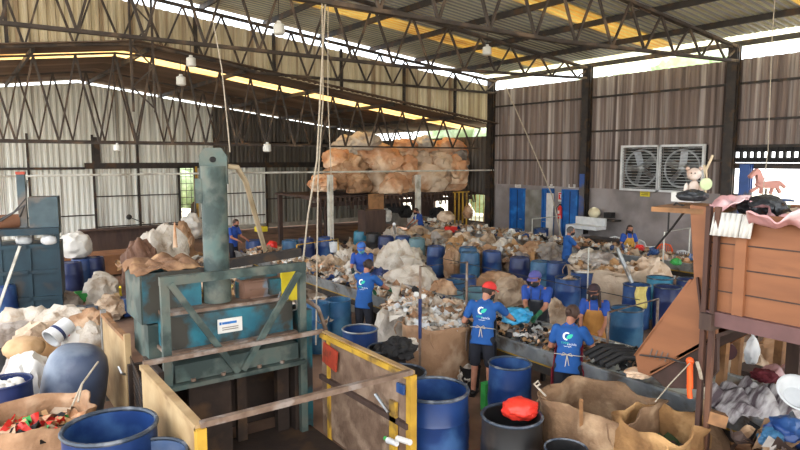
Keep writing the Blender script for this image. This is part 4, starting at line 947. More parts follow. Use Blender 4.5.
rown = ['bottom', 'middle', 'top']
shade = {sackO: 'orange-tan', sackT: 'brown-tan', sackP: 'pale cream', sackW: 'white', sackG: 'greyish', paper: 'bright white'}
for i, (px, py, rx, rz_, m) in enumerate(bags):
    row = 0 if i < 9 else (1 if i < 19 else 2); yy = 21.1+row*.35+(.4 if i % 2 else -.12); c = at(px, py, Y=yy); s = ppm(c)
    idx = i-(0, 9, 19)[row]; rank = ['leftmost', 'second', 'third', 'fourth', 'fifth', 'sixth', 'seventh', 'eighth', 'ninth', 'tenth'][idx]
    sack(px, py, rx/s*.93, rz_/s*.98, m, '%s bulk sack in the %s row of the platform pile, %s from the left' % (shade[m], rown[row], rank), ry=.55, Y=yy, amp=.42, rot=R_.uniform(-.4, .4)-.5, grnd=False, grp='bulk sacks piled on the platform', fr=1.7, seed=i*2+1)
for k, (px, lb) in enumerate(((330, 'pale post of the pipe gantry left of the sack pile'), (418, 'pale post of the pipe gantry in front of the sack pile, centre'))):
    c = at(px, 175, Y=19.6); t = thing('gantry_post', lb, 'post', (c.x, 19.6, 0), 'gantry posts'); build(MB().box((c.x, 19.6, c.z/2), (.17, .17, c.z)), 'shaft', pipe_w, t, smooth=False); build(MB().box((c.x, 19.6, .03), (.4, .4, .06)), 'base_plate', steel, t, smooth=False)
z0 = at(0, 176.5, Y=19.6).z; rope([(-.5, 19.6, z0), (6, 19.6, z0+.01), (19.2, 19.6, z0-.02)], .035, pipe_w, 'long pale horizontal pipe crossing the whole hall in front of the sacks', 'overhead_pipe', 'pipe')
# yellow railing
a = at(455, 192, Y=19.9); b = at(482, 192, Y=19.9)
t = thing('yellow_railing', 'tall yellow railing under the right end of the sack platform', 'railing', (a.x, 19.9, 0))
for k in range(4): x = a.x+.4*k*.55; build(MB().box((x, 19.9, 1.1), (.05, .05, 2.1)), 'baluster', yellowp, t, smooth=False)
build(MB().box((a.x+.35, 19.9, 2.15), (.9, .05, .05)), 'top_rail', yellowp, t, smooth=False)

# ---------------------------------------------------------------- sacks and piles on the floor, middle
sack(397, 256, .6, .38, sackW, 'big white knotted sack lying on top beside the grey-teal drum', z=1.05, ry=.5, amp=.3, rot=-.6)
sack(408, 287, .8, .45, sackW, 'tall white tied sack below the knotted one, centre', z=.75, ry=.6, amp=.3, neck=True, rot=-.6)
sack(443, 293, .38, .25, sackT, 'tan sack right of the tall white tied sack', z=.7, amp=.3)
sack(378, 281, .28, .3, drumD, 'navy plastic sack behind the back-facing worker', z=.85, amp=.25, name='plastic_sack')
sack(372, 262, .5, .35, sackC, 'cream sack between the navy sack and the blue-capped worker', z=.7, amp=.3)
sack(356, 275, .4, .3, sackW, 'white cloth bundle on the left of the blue-capped worker', z=.85, amp=.35)
sack(325, 268, .6, .3, sackC, 'cream sheet-wrapped bundle behind the yellow pipe frame', z=.8, amp=.35)
sack(345, 262, .35, .3, sackW, 'small white bundle right of the yellow pipe frame', z=.8, amp=.35)
sack(481, 262, .2, .35, sackB, 'brown raffia sack between the blue drums, centre', z=.55, amp=.25)
sack(453, 262, .27, .4, sackT, 'tan sack standing right of the blue drum, centre', z=.55, amp=.25)
sack(510, 291, .55, .35, sackC, 'cream sack behind the red and purple caps', z=.35, amp=.3, ry=.35)
sack(503, 255, .3, .5, sackW, 'pale sack squeezed between plain blue and navy drums', z=.55, amp=.25)
for i, (px, py, rx, m, lb) in enumerate(((395, 232, .45, sackW, 'white sack by the second conveyor, leftmost of the row'), (418, 229, .5, sackC, 'cream sack in the row before the second conveyor, left of centre'), (441, 234, .6, sackC, 'wide cream sack in the row before the second conveyor, centre'), (462, 236, .55, sackP, 'pale creased sack right of the wide cream one'), (486, 239, .55, sackC, 'cream creased sack left of the navy drum row'), (508, 243, .5, sackW, 'white sack behind the navy drum with paper'), (532, 246, .55, sackT, 'brown and tan sack in front of the second conveyor'), (548, 248, .45, sackG, 'greyish sack beside the grey-haired worker'))):
    sack(px, py+4, rx*1.1, .25, m, lb, z=.75, ry=.5, amp=.35, grp='sacks before the second conveyor', seed=i+50)
heap('heaped_film', lambda u, v, q: (13.2+1.0*u, 12.3+7.5*v, .35+.45*q.random()), 260, .17, 'cream film and paper heaped along the near side of the second conveyor', mats=[sackC, sackW, sackC, sackT, sackP, paper, card, sackG], seed=21)
c = at(607, 285, z=.5)
open_bag((c.x, c.y, 0), .85, 1.0, sackC, 'large open raffia bag behind the mustard apron worker', seed=2, fill=.85, fillm=[sackC, sackW, sackT, sackP, card, sackC], nfill=120, fsize=.12)
sack(589, 262, .5, .3, sackW, 'white sheet spilling left of the large open raffia bag', z=.95, amp=.35, grnd=False)
sack(648, 266, .5, .2, sackP, 'pale pink-white sacking right of the large open raffia bag', z=.95, amp=.35)
sack(600, 262, .45, .25, sackG, 'grey-brown bundle on top of the large open raffia bag', z=1.02, amp=.35, grnd=False)
one(MB().tube([at(617, 248, z=1.7), at(632, 283, z=1.0)], .04, 10), 'steel_tube', galv, 'grey steel tube leaning into the blue drum with the yellow rag', 'tube')
# centre foreground bulk bag
c = at(436, 350, z=.5)
open_bag((c.x, c.y, 0), .5, .98, sackT, 'large tan bulk bag brimming with white film, centre', seed=5, fill=.93, fillm=[sackW, paper, sackW, white_p, paper, sackP], nfill=170, fsize=.075)
heap('white_film', lambda u, v, q: (c.x-.35+.9*u, c.y+.1+.9*v, 1.02+.12*q.random()), 160, .07, 'white film and litter spilling behind the large tan bulk bag', mats=[sackW, paper, sackP, sackW, white_p, sackT], seed=31)
sack(396, 326, .42, .5, sackW, 'white woven sack leaning left of the brimming tan bag', z=.6, ry=.3, amp=.25, neck=True)
sack(398, 349, .22, .15, darkm, 'black cloth bundle poking out of the dark drum', z=1.0, amp=.45, name='cloth_bundle', cat='cloth')
sack(412, 345, .08, .1, sackW, 'crumpled white paper in the dark drum behind the cage', z=1.02, amp=.4, name='paper_ball', cat='paper')
sack(468, 376, .16, .17, sackW, 'small white plastic bag on the floor beside the worker in the red cap', z=.2, amp=.4, name='plastic_bag', cat='bag')
one(MB().lathe([(0, 0), (.13, 0), (.16, .34), (.17, .35), (.14, .35), (.12, .03), (0, .03)], 18, at(470, 388, z=.02)), 'black_bucket', darkm, 'small black bucket on the floor by the red-capped man', 'bucket')
one(MB().box(at(486, 396, z=.2), (.12, .1, .4)), 'green_crate', green_pl, 'green plastic box beside the blue drum at the red-capped man', 'box', smooth=False)
sack(520, 351, .5, .1, card, 'low tan scrap bundle on the conveyor rim by the blue drum', z=.98, amp=.4) if False else None
# boxes and stuff under / around the near line
for i, (px, py, m, s, lb) in enumerate(((462, 345, card, .3, 'brown carton behind the tan bulk bag'), (455, 360, woodd, .3, 'dark carton beside the tan bulk bag'))):
    q = at(px, py, z=.3); one(MB().box(q, (s, s, .55), (0, 0, .4*i)), 'carton', m, lb, 'box', smooth=False)

# left far area
sack(76, 246, .4, .38, paper, 'white sack on top of the blue drum beside the dark press', z=1.25, amp=.2, seed=4, grnd=False)
sack(102, 286, .4, .3, sackW, 'white knotted sack on the floor right of the dark press', z=.5, amp=.35)
sack(112, 305, .36, .22, sackC, 'cream sack with a yellow stick by the green crate', z=.3, amp=.35)
one(MB().bar(at(121, 300, z=.3), at(120, 287, z=.75), .05, .05), 'yellow_stick', yel_pl, 'yellow stick standing in the cream sack', 'stick', smooth=False)
q = at(86, 300, z=.2); t = thing('green_crate', 'bright green plastic crate right of the dark press', 'crate', q-Vector((0, 0, .17)))
build(MB().box(q, (.45, .3, .03)).box(q+Vector((0, .15, .1)), (.45, .02, .2)).box(q+Vector((0, -.15, .1)), (.45, .02, .2)).box(q+Vector((.22, 0, .1)), (.02, .3, .2)).box(q+Vector((-.22, 0, .1)), (.02, .3, .2)), 'crate_body', green_pl, t, smooth=False)
build(MB().box(q+Vector((0, 0, .22)), (.47, .04, .03)), 'handle', green_pl, t, smooth=False)
one(MB().box(at(75, 297, z=.15), (.35, .3, .22), (0, 0, .3)), 'cardboard_box', card, 'brown cardboard box between dark press and green crate', 'box', smooth=False)
one(MB().box(at(132, 305, z=.25), (.5, .4, .4), (0, 0, .2)), 'blue_crate', drumB, 'blue crate in front of the drum by the teal oil tank', 'crate', smooth=False)
one(MB().box(at(82, 313, z=.2), (.7, .3, .3), (0, 0, -.4)), 'grey_box', mat('slate_plastic', '4a5560', '3d4750', rough=.6, bump=.02), 'slate grey box below the green crate', 'box', smooth=False)
one(MB().box((5.35, 24.5, .5), (3.6, .3, 1.0)).box((5.35, 24.35, 1.02), (3.6, .5, .05)), 'low_partition', woodd, 'low dark timber partition in front of the white rear wall', 'partition', smooth=False)
one(MB().box((4.0, 20.8, .35), (3.2, 1.2, .6)), 'rusty_sheet_stack', signred if False else mat('rusty_sheet', '8a5f3e', '6f4a30', rough=.8, scale=3, bump=.1), 'rust-brown stack of sheets behind the left drums', 'stack', smooth=False)
sack(140, 254, .45, .4, mat('brown_film', '7b5a48', '644838', rough=.7, scale=4, bump=.4), 'brown sack hanging over the drum left of the press', z=1.1, amp=.35)
sack(161, 247, .75, .55, sackW, 'big white open sack behind the oil tank, with orange scraps', z=1.1, ry=.5, amp=.4)
sack(183, 241, .35, .5, sackT, 'tan sack right of the big white sack behind the oil tank', z=1.0, amp=.4)
one(MB().lathe([(0, -.3), (.06, -.3), (.02, .35), (0, .38)], 8, at(175, 236, z=1.55)), 'paper_cone', sackO, 'orange tip of a bag behind the oil tank', 'bag')
sack(192, 228, .5, .6, paper, 'white sack seen in the open rear doorway', Y=27, amp=.3)
heap('left_heap', lambda u, v, q: (3.6+2.5*u, 13.6+4.6*v, .2+.55*q.random()), 300, .15, 'mixed bags and litter heaped behind the press motor', mats=[sackC, sackW, sackT, mat('mustard_film', 'b8a04a', 'a08a3c', rough=.6), sackC, sackB, paper, sackC, card, sackG], seed=41)
heap('left_heap', lambda u, v, q: (3.3+2.7*u, 9.8+2.4*v, .25+.45*q.random()), 260, .11, 'pale and brown litter in the bay right behind the press', mats=[sackC, sackW, drumC, sackT, sackC, paper, sackG, card], seed=42)
heap('far_heap', lambda u, v, q: (8.6+4.6*u, 18.5+1.8*v, .05+.35*q.random()), 160, .2, 'pale bags and scrap heaped at the back under the sack platform', mats=[sackC, sackW, sackG, sackT, woodd, card, sackB, darkm], seed=43)
for i, (x, y, rx, m, lb) in enumerate(((9.2, 15.2, .6, sackC, 'cream sack far back between the navy drums and the conveyor'), (10.3, 13.6, .6, sackW, 'white sack behind the bright cyan drum'), (9.6, 10.8, .55, sackC, 'cream sack on the floor behind the tall white tied sack'), (11.2, 11.3, .6, sackT, 'tan sack between the blue drums and the grey-teal drum'), (11.8, 16, .7, sackW, 'white sack near the far end in front of the second conveyor'), (8.9, 19, .6, sackT, 'tan sack far back near the yellow tub'), (12.9, 9.0, .5, sackC, 'cream sack behind the drum with white paper'), (9.8, 8.3, .4, sackC, 'cream sack low behind the purple-capped man'))):
    sack(0, 0, rx*.9, .38, m, lb, loc=Vector((x, y, .3)), amp=.35, seed=70+i, grp='sacks on the floor between the conveyors')
sack(290, 220, .17, .17, red_pl, 'bright red bundle beyond the press motor', loc=at(272, 246, z=.85), amp=.2, name='red_bundle', cat='bundle')
one(MB().box(at(261, 229, z=1.05), (.35, .3, .18), (0, 0, .2)), 'yellow_tub', yel_pl, 'yellow tub far back left of centre', 'tub', smooth=False)
q = at(451, 225, z=1.15); one(MB().box(q-Vector((0, 0, .16)), (.35, .3, .2), (0, 0, 0)), 'red_crate', red_pl, 'red crate on the second conveyor below the yellow railing', 'crate', smooth=False)
sack(446, 217, .3, .22, sackC, 'cream hoop-shaped sack above the red crate', z=1.55, amp=.2, grnd=False)
sack(455, 212, .2, .3, sackT, 'tan bag hanging on the barred window', loc=at(468, 213, Y=19.3), amp=.3)
for i, (px, py, rx, m, lb) in enumerate(((395, 207, .6, darkm, 'dark sack far back under the platform, left of the farthest worker under the platform'), (405, 212, .5, darkm, 'black sack just left of the farthest worker under the platform'), (437, 214, .6, darkm, 'black sack right of the farthest worker under the platform'), (386, 216, .4, paper, 'white bag by the gantry post, far back'), (412, 218, .35, paper, 'white bag in front of the farthest worker under the platform'))):
    sack(px, py, rx*.6, .3, m, lb, Y=20.7, amp=.3, grp='bags at the far end of the second conveyor')
one(MB().box(at(372, 222, Y=19.0), (.9, .5, .9)), 'brown_cabinet', woodd, 'brown wooden cabinet under the platform left of the post', 'cabinet', smooth=False)
one(MB().box(at(376, 204, Y=20.0)+Vector((0, 0, 0)), (.7, .05, .8)), 'brown_board', woodr, 'brown board leaning below the sack platform', 'board', smooth=False)
q = at(383, 228, z=.9)
rope([at(403, 250, z=1.0)if False else at(396, 240, z=.1), at(394, 224, z=1.6)], .05, white_p, 'white upright pipe stub near the navy drum', 'pipe_stub', 'pipe')
# blue folding chair left of the blue-capped worker
q = at(337, 272, z=.5)
t = thing('folding_table', 'blue folding table with a white frame left of the blue-capped worker', 'table', (q.x, q.y, 0))
build(MB().box((q.x, q.y, .85), (1.0, .7, .04), (0, .12, .3)), 'tabletop', drumB, t, smooth=False)
for s in (-1, 1):
    build(MB().tube([(q.x+s*.3, q.y-.2, .02), (q.x+s*.1, q.y-.3, .85), (q.x-s*.1, q.y-.3, .3)], .018, 6), 'leg', white_p, t); build(MB().tube([(q.x+s*.35, q.y+.3, .02), (q.x+s*.35, q.y+.3, .85)], .018, 6), 'leg', white_p, t)
one(MB().lathe([(0, 0), (.12, 0), (.15, .3), (.155, .3), (.13, .3), (.11, .03), (0, .03)], 16, at(334, 252, z=.72)), 'white_bucket', white_p, 'white bucket on the bundles behind the yellow pipe frame', 'bucket')

# ---------------------------------------------------------------- furniture by the right wall
def chair(px, py, m, label, rz, zb=.86, arms=True):
    p = at(px, py, z=zb); t = thing('plastic_chair', label, 'chair', (p.x, p.y, 0), 'plastic garden chairs', world=False, rz=rz)
    build(MB().box((0, 0, .43), (.44, .42, .03)), 'seat', m, t, smooth=False)
    bk = MB(); bk.tube([(-.22, .2, .43), (-.23, .25, .68), (-.16, .27, .83), (0, .28, .87), (.16, .27, .83), (.23, .25, .68), (.22, .2, .43)], .025, 8)
    for x in (-.13, -.065, 0, .065, .13): bk.bar((x, .2, .43), (x, .27, .84), .035, .02)
    build(bk, 'backrest', m, t)
    for x, y in ((-.2, -.19), (.2, -.19), (-.2, .2), (.2, .2)): build(MB().tube([(x, y, .43), (x*1.15, y*1.15, 0)], .025, 8), 'leg', m, t)
    for s in (-1, 1): build(MB().tube([(s*.23, .22, .66), (s*.25, -.16, .66), (s*.22, -.2, .43)], .025, 8), 'armrest', m, t)
    return t
chair(664, 243, orange_pl, 'orange plastic chair by the concrete wall', 2.2)
chair(613, 236, white_p, 'white plastic chair left of the person in the yellow apron', 2.4)
chair(646, 240, white_p, 'white plastic chair right of the person in the yellow apron', 1.4)
chair(686, 250, white_p, 'white plastic chair between the orange chair and the brown hopper', 1.8)
q = at(588, 234, z=.85)-Vector((.55, 0, 0))
t = thing('laundry_tank', 'white laundry tank with basin against the concrete wall', 'tank', (q.x+.4, q.y, 0))
build(MB().box((q.x+.4, q.y, 1.12), (.6, 1.3, .12)).box((q.x+.4, q.y+.5, .8), (.55, .35, .6)).box((q.x+.68, q.y, 1.3), (.06, 1.3, .3)), 'tub', white_p, t, smooth=False)
for y in (-.5, 0): build(MB().box((q.x+.4, q.y+y, .4), (.3, .12, .9)), 'pedestal', conc, t, smooth=False)
q = at(600, 216, X=XW-.35)
t = thing('wall_appliance', 'cream round appliance on a dark shelf right of the third blue door', 'appliance', q)
build(MB().ball(q+Vector((0, .25, .1)), (.16, .24, .2), 3), 'body', mat('cream_plastic', 'd8cfae', 'c9bf9c', rough=.5, bump=.02), t); build(MB().box(q+Vector((0, -.1, -.12)), (.4, 1.3, .06)), 'shelf', steel, t, smooth=False); build(MB().box(q+Vector((0, -.4, .06)), (.25, .3, .2)), 'dark_box', darkm, t, smooth=False)
q = at(600, 238, z=.9); one(MB().box((q.x, q.y, .45), (.7, 1.1, .9)), 'dark_table', steel, 'dark steel cabinet between the laundry tank and the white chair', 'cabinet', smooth=False)
for i, (px, py, m, lb) in enumerate(((654, 252, drumB, 'blue and white bag on the second conveyor near the orange chair'), (640, 248, red_pl, 'red packet on the second conveyor before the yellow apron'), (676, 262, green_pl, 'small green packet on the second conveyor beside the brown hopper'))):
    sack(px, py, .13, .09, m, lb, z=1.08, amp=.3, name='packet', cat='packet')

# ---------------------------------------------------------------- wooden hopper on the right
XH = 5.95; HW = 1.7
postm = mat('red_brown_timber', '50352a', '3f2b24', '6b4936', rough=.7, scale=4, stretch=(2, 2, .4), bump=.08)
hp_ = lambda px, py: at(px, py, X=XH)
t = thing('wooden_hopper', 'brown painted timber hopper with a sloping chute, right foreground', 'hopper', (6.6, 2.6, 0))
A = hp_(714, 208); Bq = hp_(716, 312); yN = A.y; ztop = 3.04; zbt = Bq.z; yE = .3
build(MB().box((XH, (yN+yE)/2, (ztop+zbt)/2), (.05, yN-yE, ztop-zbt)), 'side_boarding', woodp, t, smooth=False)
for z in (zbt+.22, zbt+.45, zbt+.68): build(MB().box((XH-.03, (yN+yE)/2, z), (.008, yN-yE, .012)), 'board_joint', woodd, t, smooth=False)
yb = at(742, 280, X=XH).y; build(MB().box((XH-.045, yb, (ztop+zbt)/2), (.04, .1, ztop-zbt)), 'batten', woodp, t, smooth=False)
build(MB().box((XH-.04, (yN+yE)/2, zbt-.05), (.1, yN-yE, .14)), 'bottom_beam', mat('mauve_timber', '6e4f4c', '5c4240', rough=.7, scale=3, bump=.08), t, smooth=False)
build(MB().box((XH+HW, (yN+yE)/2, (ztop+zbt)/2), (.05, yN-yE, ztop-zbt)), 'far_boarding', woodp, t, smooth=False)
build(MB().box((XH+HW/2, (yN+yE)/2, zbt+.05), (HW, yN-yE, .05)), 'hopper_floor', woodd, t, smooth=False)
poly = [hp_(*q) for q in ((690, 205), (714, 208), (716, 338), (650, 376), (638, 372), (635, 354), (694, 278))]
build(MB().prism(poly, (.05, 0, 0)), 'chute_side', woodp, t, smooth=False)
build(MB().prism([p+Vector((HW-.4, 0, 0)) for p in poly], (.05, 0, 0)), 'chute_side', woodp, t, smooth=False)
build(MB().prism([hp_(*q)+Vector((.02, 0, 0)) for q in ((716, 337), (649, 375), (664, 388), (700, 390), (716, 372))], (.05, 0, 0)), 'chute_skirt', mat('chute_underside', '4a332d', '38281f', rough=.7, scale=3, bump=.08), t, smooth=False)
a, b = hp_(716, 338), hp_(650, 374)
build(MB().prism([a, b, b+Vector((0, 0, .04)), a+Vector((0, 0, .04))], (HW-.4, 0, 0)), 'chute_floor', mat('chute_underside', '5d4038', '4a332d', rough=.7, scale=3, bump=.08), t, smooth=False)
a, b = hp_(692, 280), hp_(636, 356); build(MB().prism([a, b, b+Vector((0, .03, 0)), a+Vector((0, .03, 0))], (HW-.4, 0, 0)), 'chute_top', woodp, t, smooth=False)
a, b = hp_(699, 277), hp_(703, 312); build(MB().bar(a+Vector((-.03, 0, 0)), b+Vector((-.03, 0, 0)), .02, .03), 'batten', postm, t, smooth=False)
for (px, dy) in ((708, 0),): 
    p = hp_(px, 300); build(MB().box((XH-.08, p.y-.01, 1.55), (.05, .045, 3.1)), 'post', postm, t, smooth=False); build(MB().box((XH-.08, p.y-.095, 1.55), (.05, .045, 3.1)), 'post', postm, t, smooth=False)
p = at(766, 360, z=1.2); 
for (x, y) in ((XH+HW+.1, yN-.1), (XH+HW+.1, 1.3), (XH-.1, .6)): build(MB().box((x, y, 1.1), (.14, .14, 2.2)), 'post', woodd, t, smooth=False)
build(MB().box((XH+HW/2, yN-.05, zbt-.08), (HW+.3, .12, .16)), 'cross_beam', woodd, t, smooth=False)
build(MB().box((XH+HW/2, yN-.0, (2.75+zbt)/2+.1), (HW, .05, .85)), 'end_boarding', woodp, t, smooth=False)
# chalk marks on the chute
q = hp_(650, 357)+Vector((-.012, 0, 0)); mb = MB()
for k in range(4): mb.bar(q+Vector((0, -k*.06, 0)), q+Vector((0, -k*.06-.03, .1)), .012, .004)
build(mb, 'chalk_marks', sackG, t, smooth=False)
# corrugated sheets on the hopper
a = at(712, 213, X=XH-.05); b = at(742, 214, X=XH-.05)
cs = MB(); n = 22
def sheet(y0, y1, z0, z1, x, label):
    n = int(abs(y1-y0)/.012); vs = []
    for i in range(n+1):
        y = y0+(y1-y0)*i/n; dx = .012*math.sin(i*1.57)
        vs += [(x+dx-.06, y, z0), (x+dx, y, z1)]
    one(MB().add(vs, [(2*i, 2*i+2, 2*i+3, 2*i+1) for i in range(n)]), 'corrugated_sheet', paper, label, 'sheet', 'corrugated sheets on the hopper', th=.006)
sheet(at(713, 222, X=XH-.08).y, at(741, 222, X=XH-.08).y, at(727, 236, X=XH-.08).z, at(727, 213, X=XH-.08).z, XH-.07, 'wide white corrugated sheet hanging over the hopper edge')
sheet(at(742, 222, X=XH-.08).y, at(754, 222, X=XH-.08).y, at(748, 238, X=XH-.08).z, at(748, 215, X=XH-.08).z, XH-.07, 'narrow white corrugated sheet right of the wide one')
cloth(at(731, 208, X=XH+.3), .5, .3, pinkm, 'pink cloth crumpled at the left end of the hopper top', 'pink_cloth', .1, .3, 1)
cloth(at(790, 226, X=XH+.1), .9, .5, pinkm, 'pink cloth over the hopper top at the right edge', 'pink_cloth', .1, .2, 5)
sack(762, 207, .28, .12, blackbag, 'black bag with pale lid on top of the hopper', X=XH+.6, ry=.2, amp=.2, name='black_bag', cat='bag')
sack(762, 208, .07, .06, white_p, 'small white lid shape on the hopper load', X=XH+.3, amp=.1, name='white_lid', cat='lid') if False else None
heap('hopper_load', lambda u, v, q: (XH+.3+1.2*u, .6+2.2*v, ztop-.12+.12*q.random()), 130, .09, 'dark and pink scrap filling the top of the hopper', mats=[darkm, pinkm, sackC, paper, darkm, sackG, steel], seed=51)
one(MB().grid(lambda u, v: at(770, 201, X=XH+1.0)+Vector((u-.5, 0, 0))*.3+Vector((0, (v-.5)*.35, .02*math.sin(u*3))), 6, 6), 'blue_tray', drumB, 'blue tray lying on the hopper load', 'tray', th=.02)
# toy, paddle, black bag at the left end of the hopper
q = at(693, 205, X=XH+.15)
one(MB().box(q+Vector((.25, .1, -.05)), (.9, .6, .05), (0, 0, .2)), 'work_board', woodr, 'wooden board jutting left from the hopper top', 'board', smooth=False)
t = thing('stuffed_toy', 'tan and white stuffed toy sitting at the left end of the hopper', 'toy', q)
k = at(694, 174, X=XH+.3); build(MB().ball(k, (.07, .07, .065), 3, .12, 3).ball(k+Vector((-.04, -.03, -.03)), (.045, .045, .035), 2).ball(k+Vector((-.045, .045, .055)), .022, 2).ball(k+Vector((.045, -.045, .055)), .022, 2), 'head', plush, t)
build(MB().ball(k+Vector((.01, 0, -.15)), (.05, .05, .09), 3, .1, 3).ball(k+Vector((-.03, .06, -.16)), (.025, .025, .07), 2).ball(k+Vector((.04, -.06, -.16)), (.025, .025, .07), 2), 'torso', plush, t)
for s in (-1, 1): build(MB().ball(k+Vector((-.07, .02*s-.03, .01)), .008, 1), 'eye', eyem, t)
k = at(706, 184, X=XH+.1); t = thing('green_paddle', 'pale green round paddle with a forked strap beside the stuffed toy', 'paddle', k)
build(MB().lathe([(0, -.01), (.058, -.01), (.062, 0), (.058, .01), (0, .01)], 24, k, M=Matrix.Rotation(-YAW, 3, 'Z')@Matrix.Rotation(PI/2, 3, 'X')), 'disc', limem, t)
build(MB().tube([k+Vector((0, 0, .05)), at(706, 170, X=XH+.1), at(713, 155, X=XH+.1)], .013, 6).tube([k+Vector((0, 0, .05)), at(704, 165, X=XH+.1)], .013, 6).tube([k, k+Vector((0, 0, -.16))], .01, 6), 'strap', mat('beige_strap', 'b8a88c', 'a8977a', rough=.8, bump=.02), t)
sack(692, 196, .15, .065, blackbag, 'black bag lying beside the stuffed toy', X=XH+.05, ry=.1, amp=.15, rot=-1.0, name='black_bag', cat='bag')
one(MB().box(at(686, 197, X=XH+.4), (.15, .25, .1)), 'white_box', paper, 'white box behind the black bag at the hopper end', 'box', smooth=False)
rope([at(684, 212, X=XH), at(672, 228, X=6.2), at(655, 248, X=6.6)], .012, cablem, 'black cable drooping from the hopper end', 'cable', 'cable')
rope([at(668, 232, X=6.2), at(669, 210, X=6.2), at(676, 203, X=6.2), at(684, 206, X=6.2)], .01, cablem, 'thin black hook of wire at the hopper end', 'wire_hook', 'wire')
# horse cut-out in the open bay
q = at(768, 183, X=12.0)
t = thing('horse_cutout', 'pinkish hobby horse figure standing in the open bay behind the hopper', 'toy', q)
ax = cR; 
def hq(x, z): return q+ax*x+Vector((0, 0, z))
hb = MB(); hb.prism([hq(*p) for p in ((-.16, .02), (.2, .04), (.24, .0), (.2, -.1), (-.12, -.09), (-.2, -.04))], (.06, .08, 0)).prism([hq(*p) for p in ((-.16, -.04), (-.2, .16), (-.3, .08), (-.33, .12), (-.24, .22), (-.2, .26), (-.15, .24), (-.06, .06))], (.06, .08, 0))
build(hb, 'horse_body', mat('horse_pink', 'c9948a', 'b57f74', rough=.7, bump=.05), t, smooth=False)
for p0, p1 in (((-.13, -.06), (-.28, -.16)), ((-.08, -.06), (-.1, -.2)), ((.12, -.06), (.08, -.2)), ((.18, -.06), (.26, -.18)), ((.22, .02), (.34, -.08))): build(MB().bar(hq(*p0)+Vector((.03, .04, 0)), hq(*p1)+Vector((.03, .04, 0)), .05, .05), 'leg', MATS['horse_pink'], t, smooth=False)
build(MB().tube([q+Vector((.03, .04, -.1)), (q.x+.03, q.y+.04, 0)], .02, 6), 'stand_rod', steel, t)
one(MB().box((12.6, 4.6, 1.35), (.15, 1.4, 2.7)), 'green_shed_panel', mat('dull_green_panel', '6d7355', '5c6148', rough=.8, scale=2, bump=.05), 'dull green panel below the horse figure', 'panel', smooth=False)

# ---------------------------------------------------------------- bottom right pile
stripe0 = sackT
heap('fabric_scrap', lambda u, v, q: (4.9+1.7*u, 1.2+1.5*v, .5+.45*q.random()), 130, .12, 'mixed rags and packaging under the pile at the bottom right corner', mats=[sackG, sackB, darkm, sackG, card, stripe0, sackB, woodd], seed=61)
stripe = mat('striped_cloth', '8f8584', 'c9c4c0', '5a4d50', rough=.9, scale=6, stretch=(.3, 3, 1), bump=.3, thr=.52)
cloth(at(752, 398, z=1.0), .95, .55, stripe, 'striped grey and white cloth draped over the pile under the hopper', 'striped_cloth', .12, -.5, 4, slope=(0, .25), droop=.2)
cloth(at(785, 372, z=1.05)+Vector((0, 0, 0)), .5, .3, pinkm, 'pale pink cloth on the pile at the right edge', 'pink_cloth', .1, -.6, 9, droop=.15)
sack(765, 376, .14, .08, mat('dark_red_cloth', '7a3038', '5a2028', rough=.9, bump=.3), 'dark red cloth ball left of the pink cloth', z=1.05, amp=.35, name='cloth_ball', cat='cloth')
one(MB().box(at(752, 352, z=1.0)-Vector((0, 0, .62)), (.4, .35, .8)), 'wooden_crate', woodd, 'dark wooden crate under the hopper carrying the standing white bag', 'crate', smooth=False)
sack(752, 352, .12, .2, white_p, 'white plastic bag standing up under the hopper', z=1.05, ry=.08, amp=.2, name='plastic_bag', cat='bag', neck=True)
one(MB().lathe([(0, 0), (.12, 0), (.2, .1), (.21, .11), (.19, .11), (.11, .02), (0, .02)], 24, at(795, 398, z=1.15), M=Euler((.5, -.5, 0)).to_matrix()), 'white_basin', white_p, 'white plastic basin at the right edge of the pile', 'basin')
sack(788, 432, .2, .14, drumB, 'bright blue bundle in the bottom right corner', z=1.0, amp=.3, name='blue_bundle', cat='bundle')
sack(773, 440, .13, .1, drumT, 'teal plastic bundle left of the bright blue one', z=.95, amp=.3, name='plastic_bundle', cat='bundle')
one(MB().box(at(716, 418, z=1.0), (.22, .17, .12), (.2, .2, .6)), 'wood_block', woodr, 'orange-brown wood block beside the hopper post', 'block', smooth=False)
drum(784, 378, 40, drumK, 'black open drum behind the pile under the hopper', rimm=rimK, h=.9, rad=.3)
q = at(728, 352, z=1.3); one(MB().tube([q, q+Vector((.06, .05, 0))], .1, 18), 'dark_roller', mat('maroon_rubber', '4a2226', '3a1a1d', rough=.6, bump=.02), 'dark maroon roller hanging under the hopper', 'roller')
for i, (px, py, lb) in enumerate(((720, 362, 'raw timber stub under the hopper, left of the white bag'), (735, 350, 'pale timber stub beside the white bag'), (776, 358, 'slanting raw timber strut behind the pile'))):
    p = at(px, py, z=1.2); one(MB().bar((p.x, p.y, 0), (p.x+.02, p.y-.03, 1.5), .09, .09), 'timber_stub', woodr, lb, 'timber', 'timber stubs under the hopper', smooth=False)
for i, (px, py, rx, m, lb) in enumerate(((790, 352, .5, sackT, 'tan sack on the floor at the right edge behind the drum'), (745, 366, .35, sackC, 'cream sack under the hopper behind the white bag'), (795, 335, .4, sackC, 'cream sack far right under the hopper beam'), (690, 362, .35, darkm, 'dark bag under the chute'))):
    sack(px, py, rx, .28, m, lb, z=.5, amp=.3, grp='sacks under the hopper')
heap('chute_scrap', lambda u, v, q: (6.65+.85*u, 4.3+.6*v, .9+.1*q.random()), 40, .06, 'black rubber scrap on the belt under the chute mouth', mats=[darkm, darkm, cablem, sackT], seed=71)
sack(638, 373, .17, .06, sackO, 'orange and white crumpled bag at the chute mouth', z=1.02, ry=.13, amp=.4, name='crumpled_bag', cat='bag')
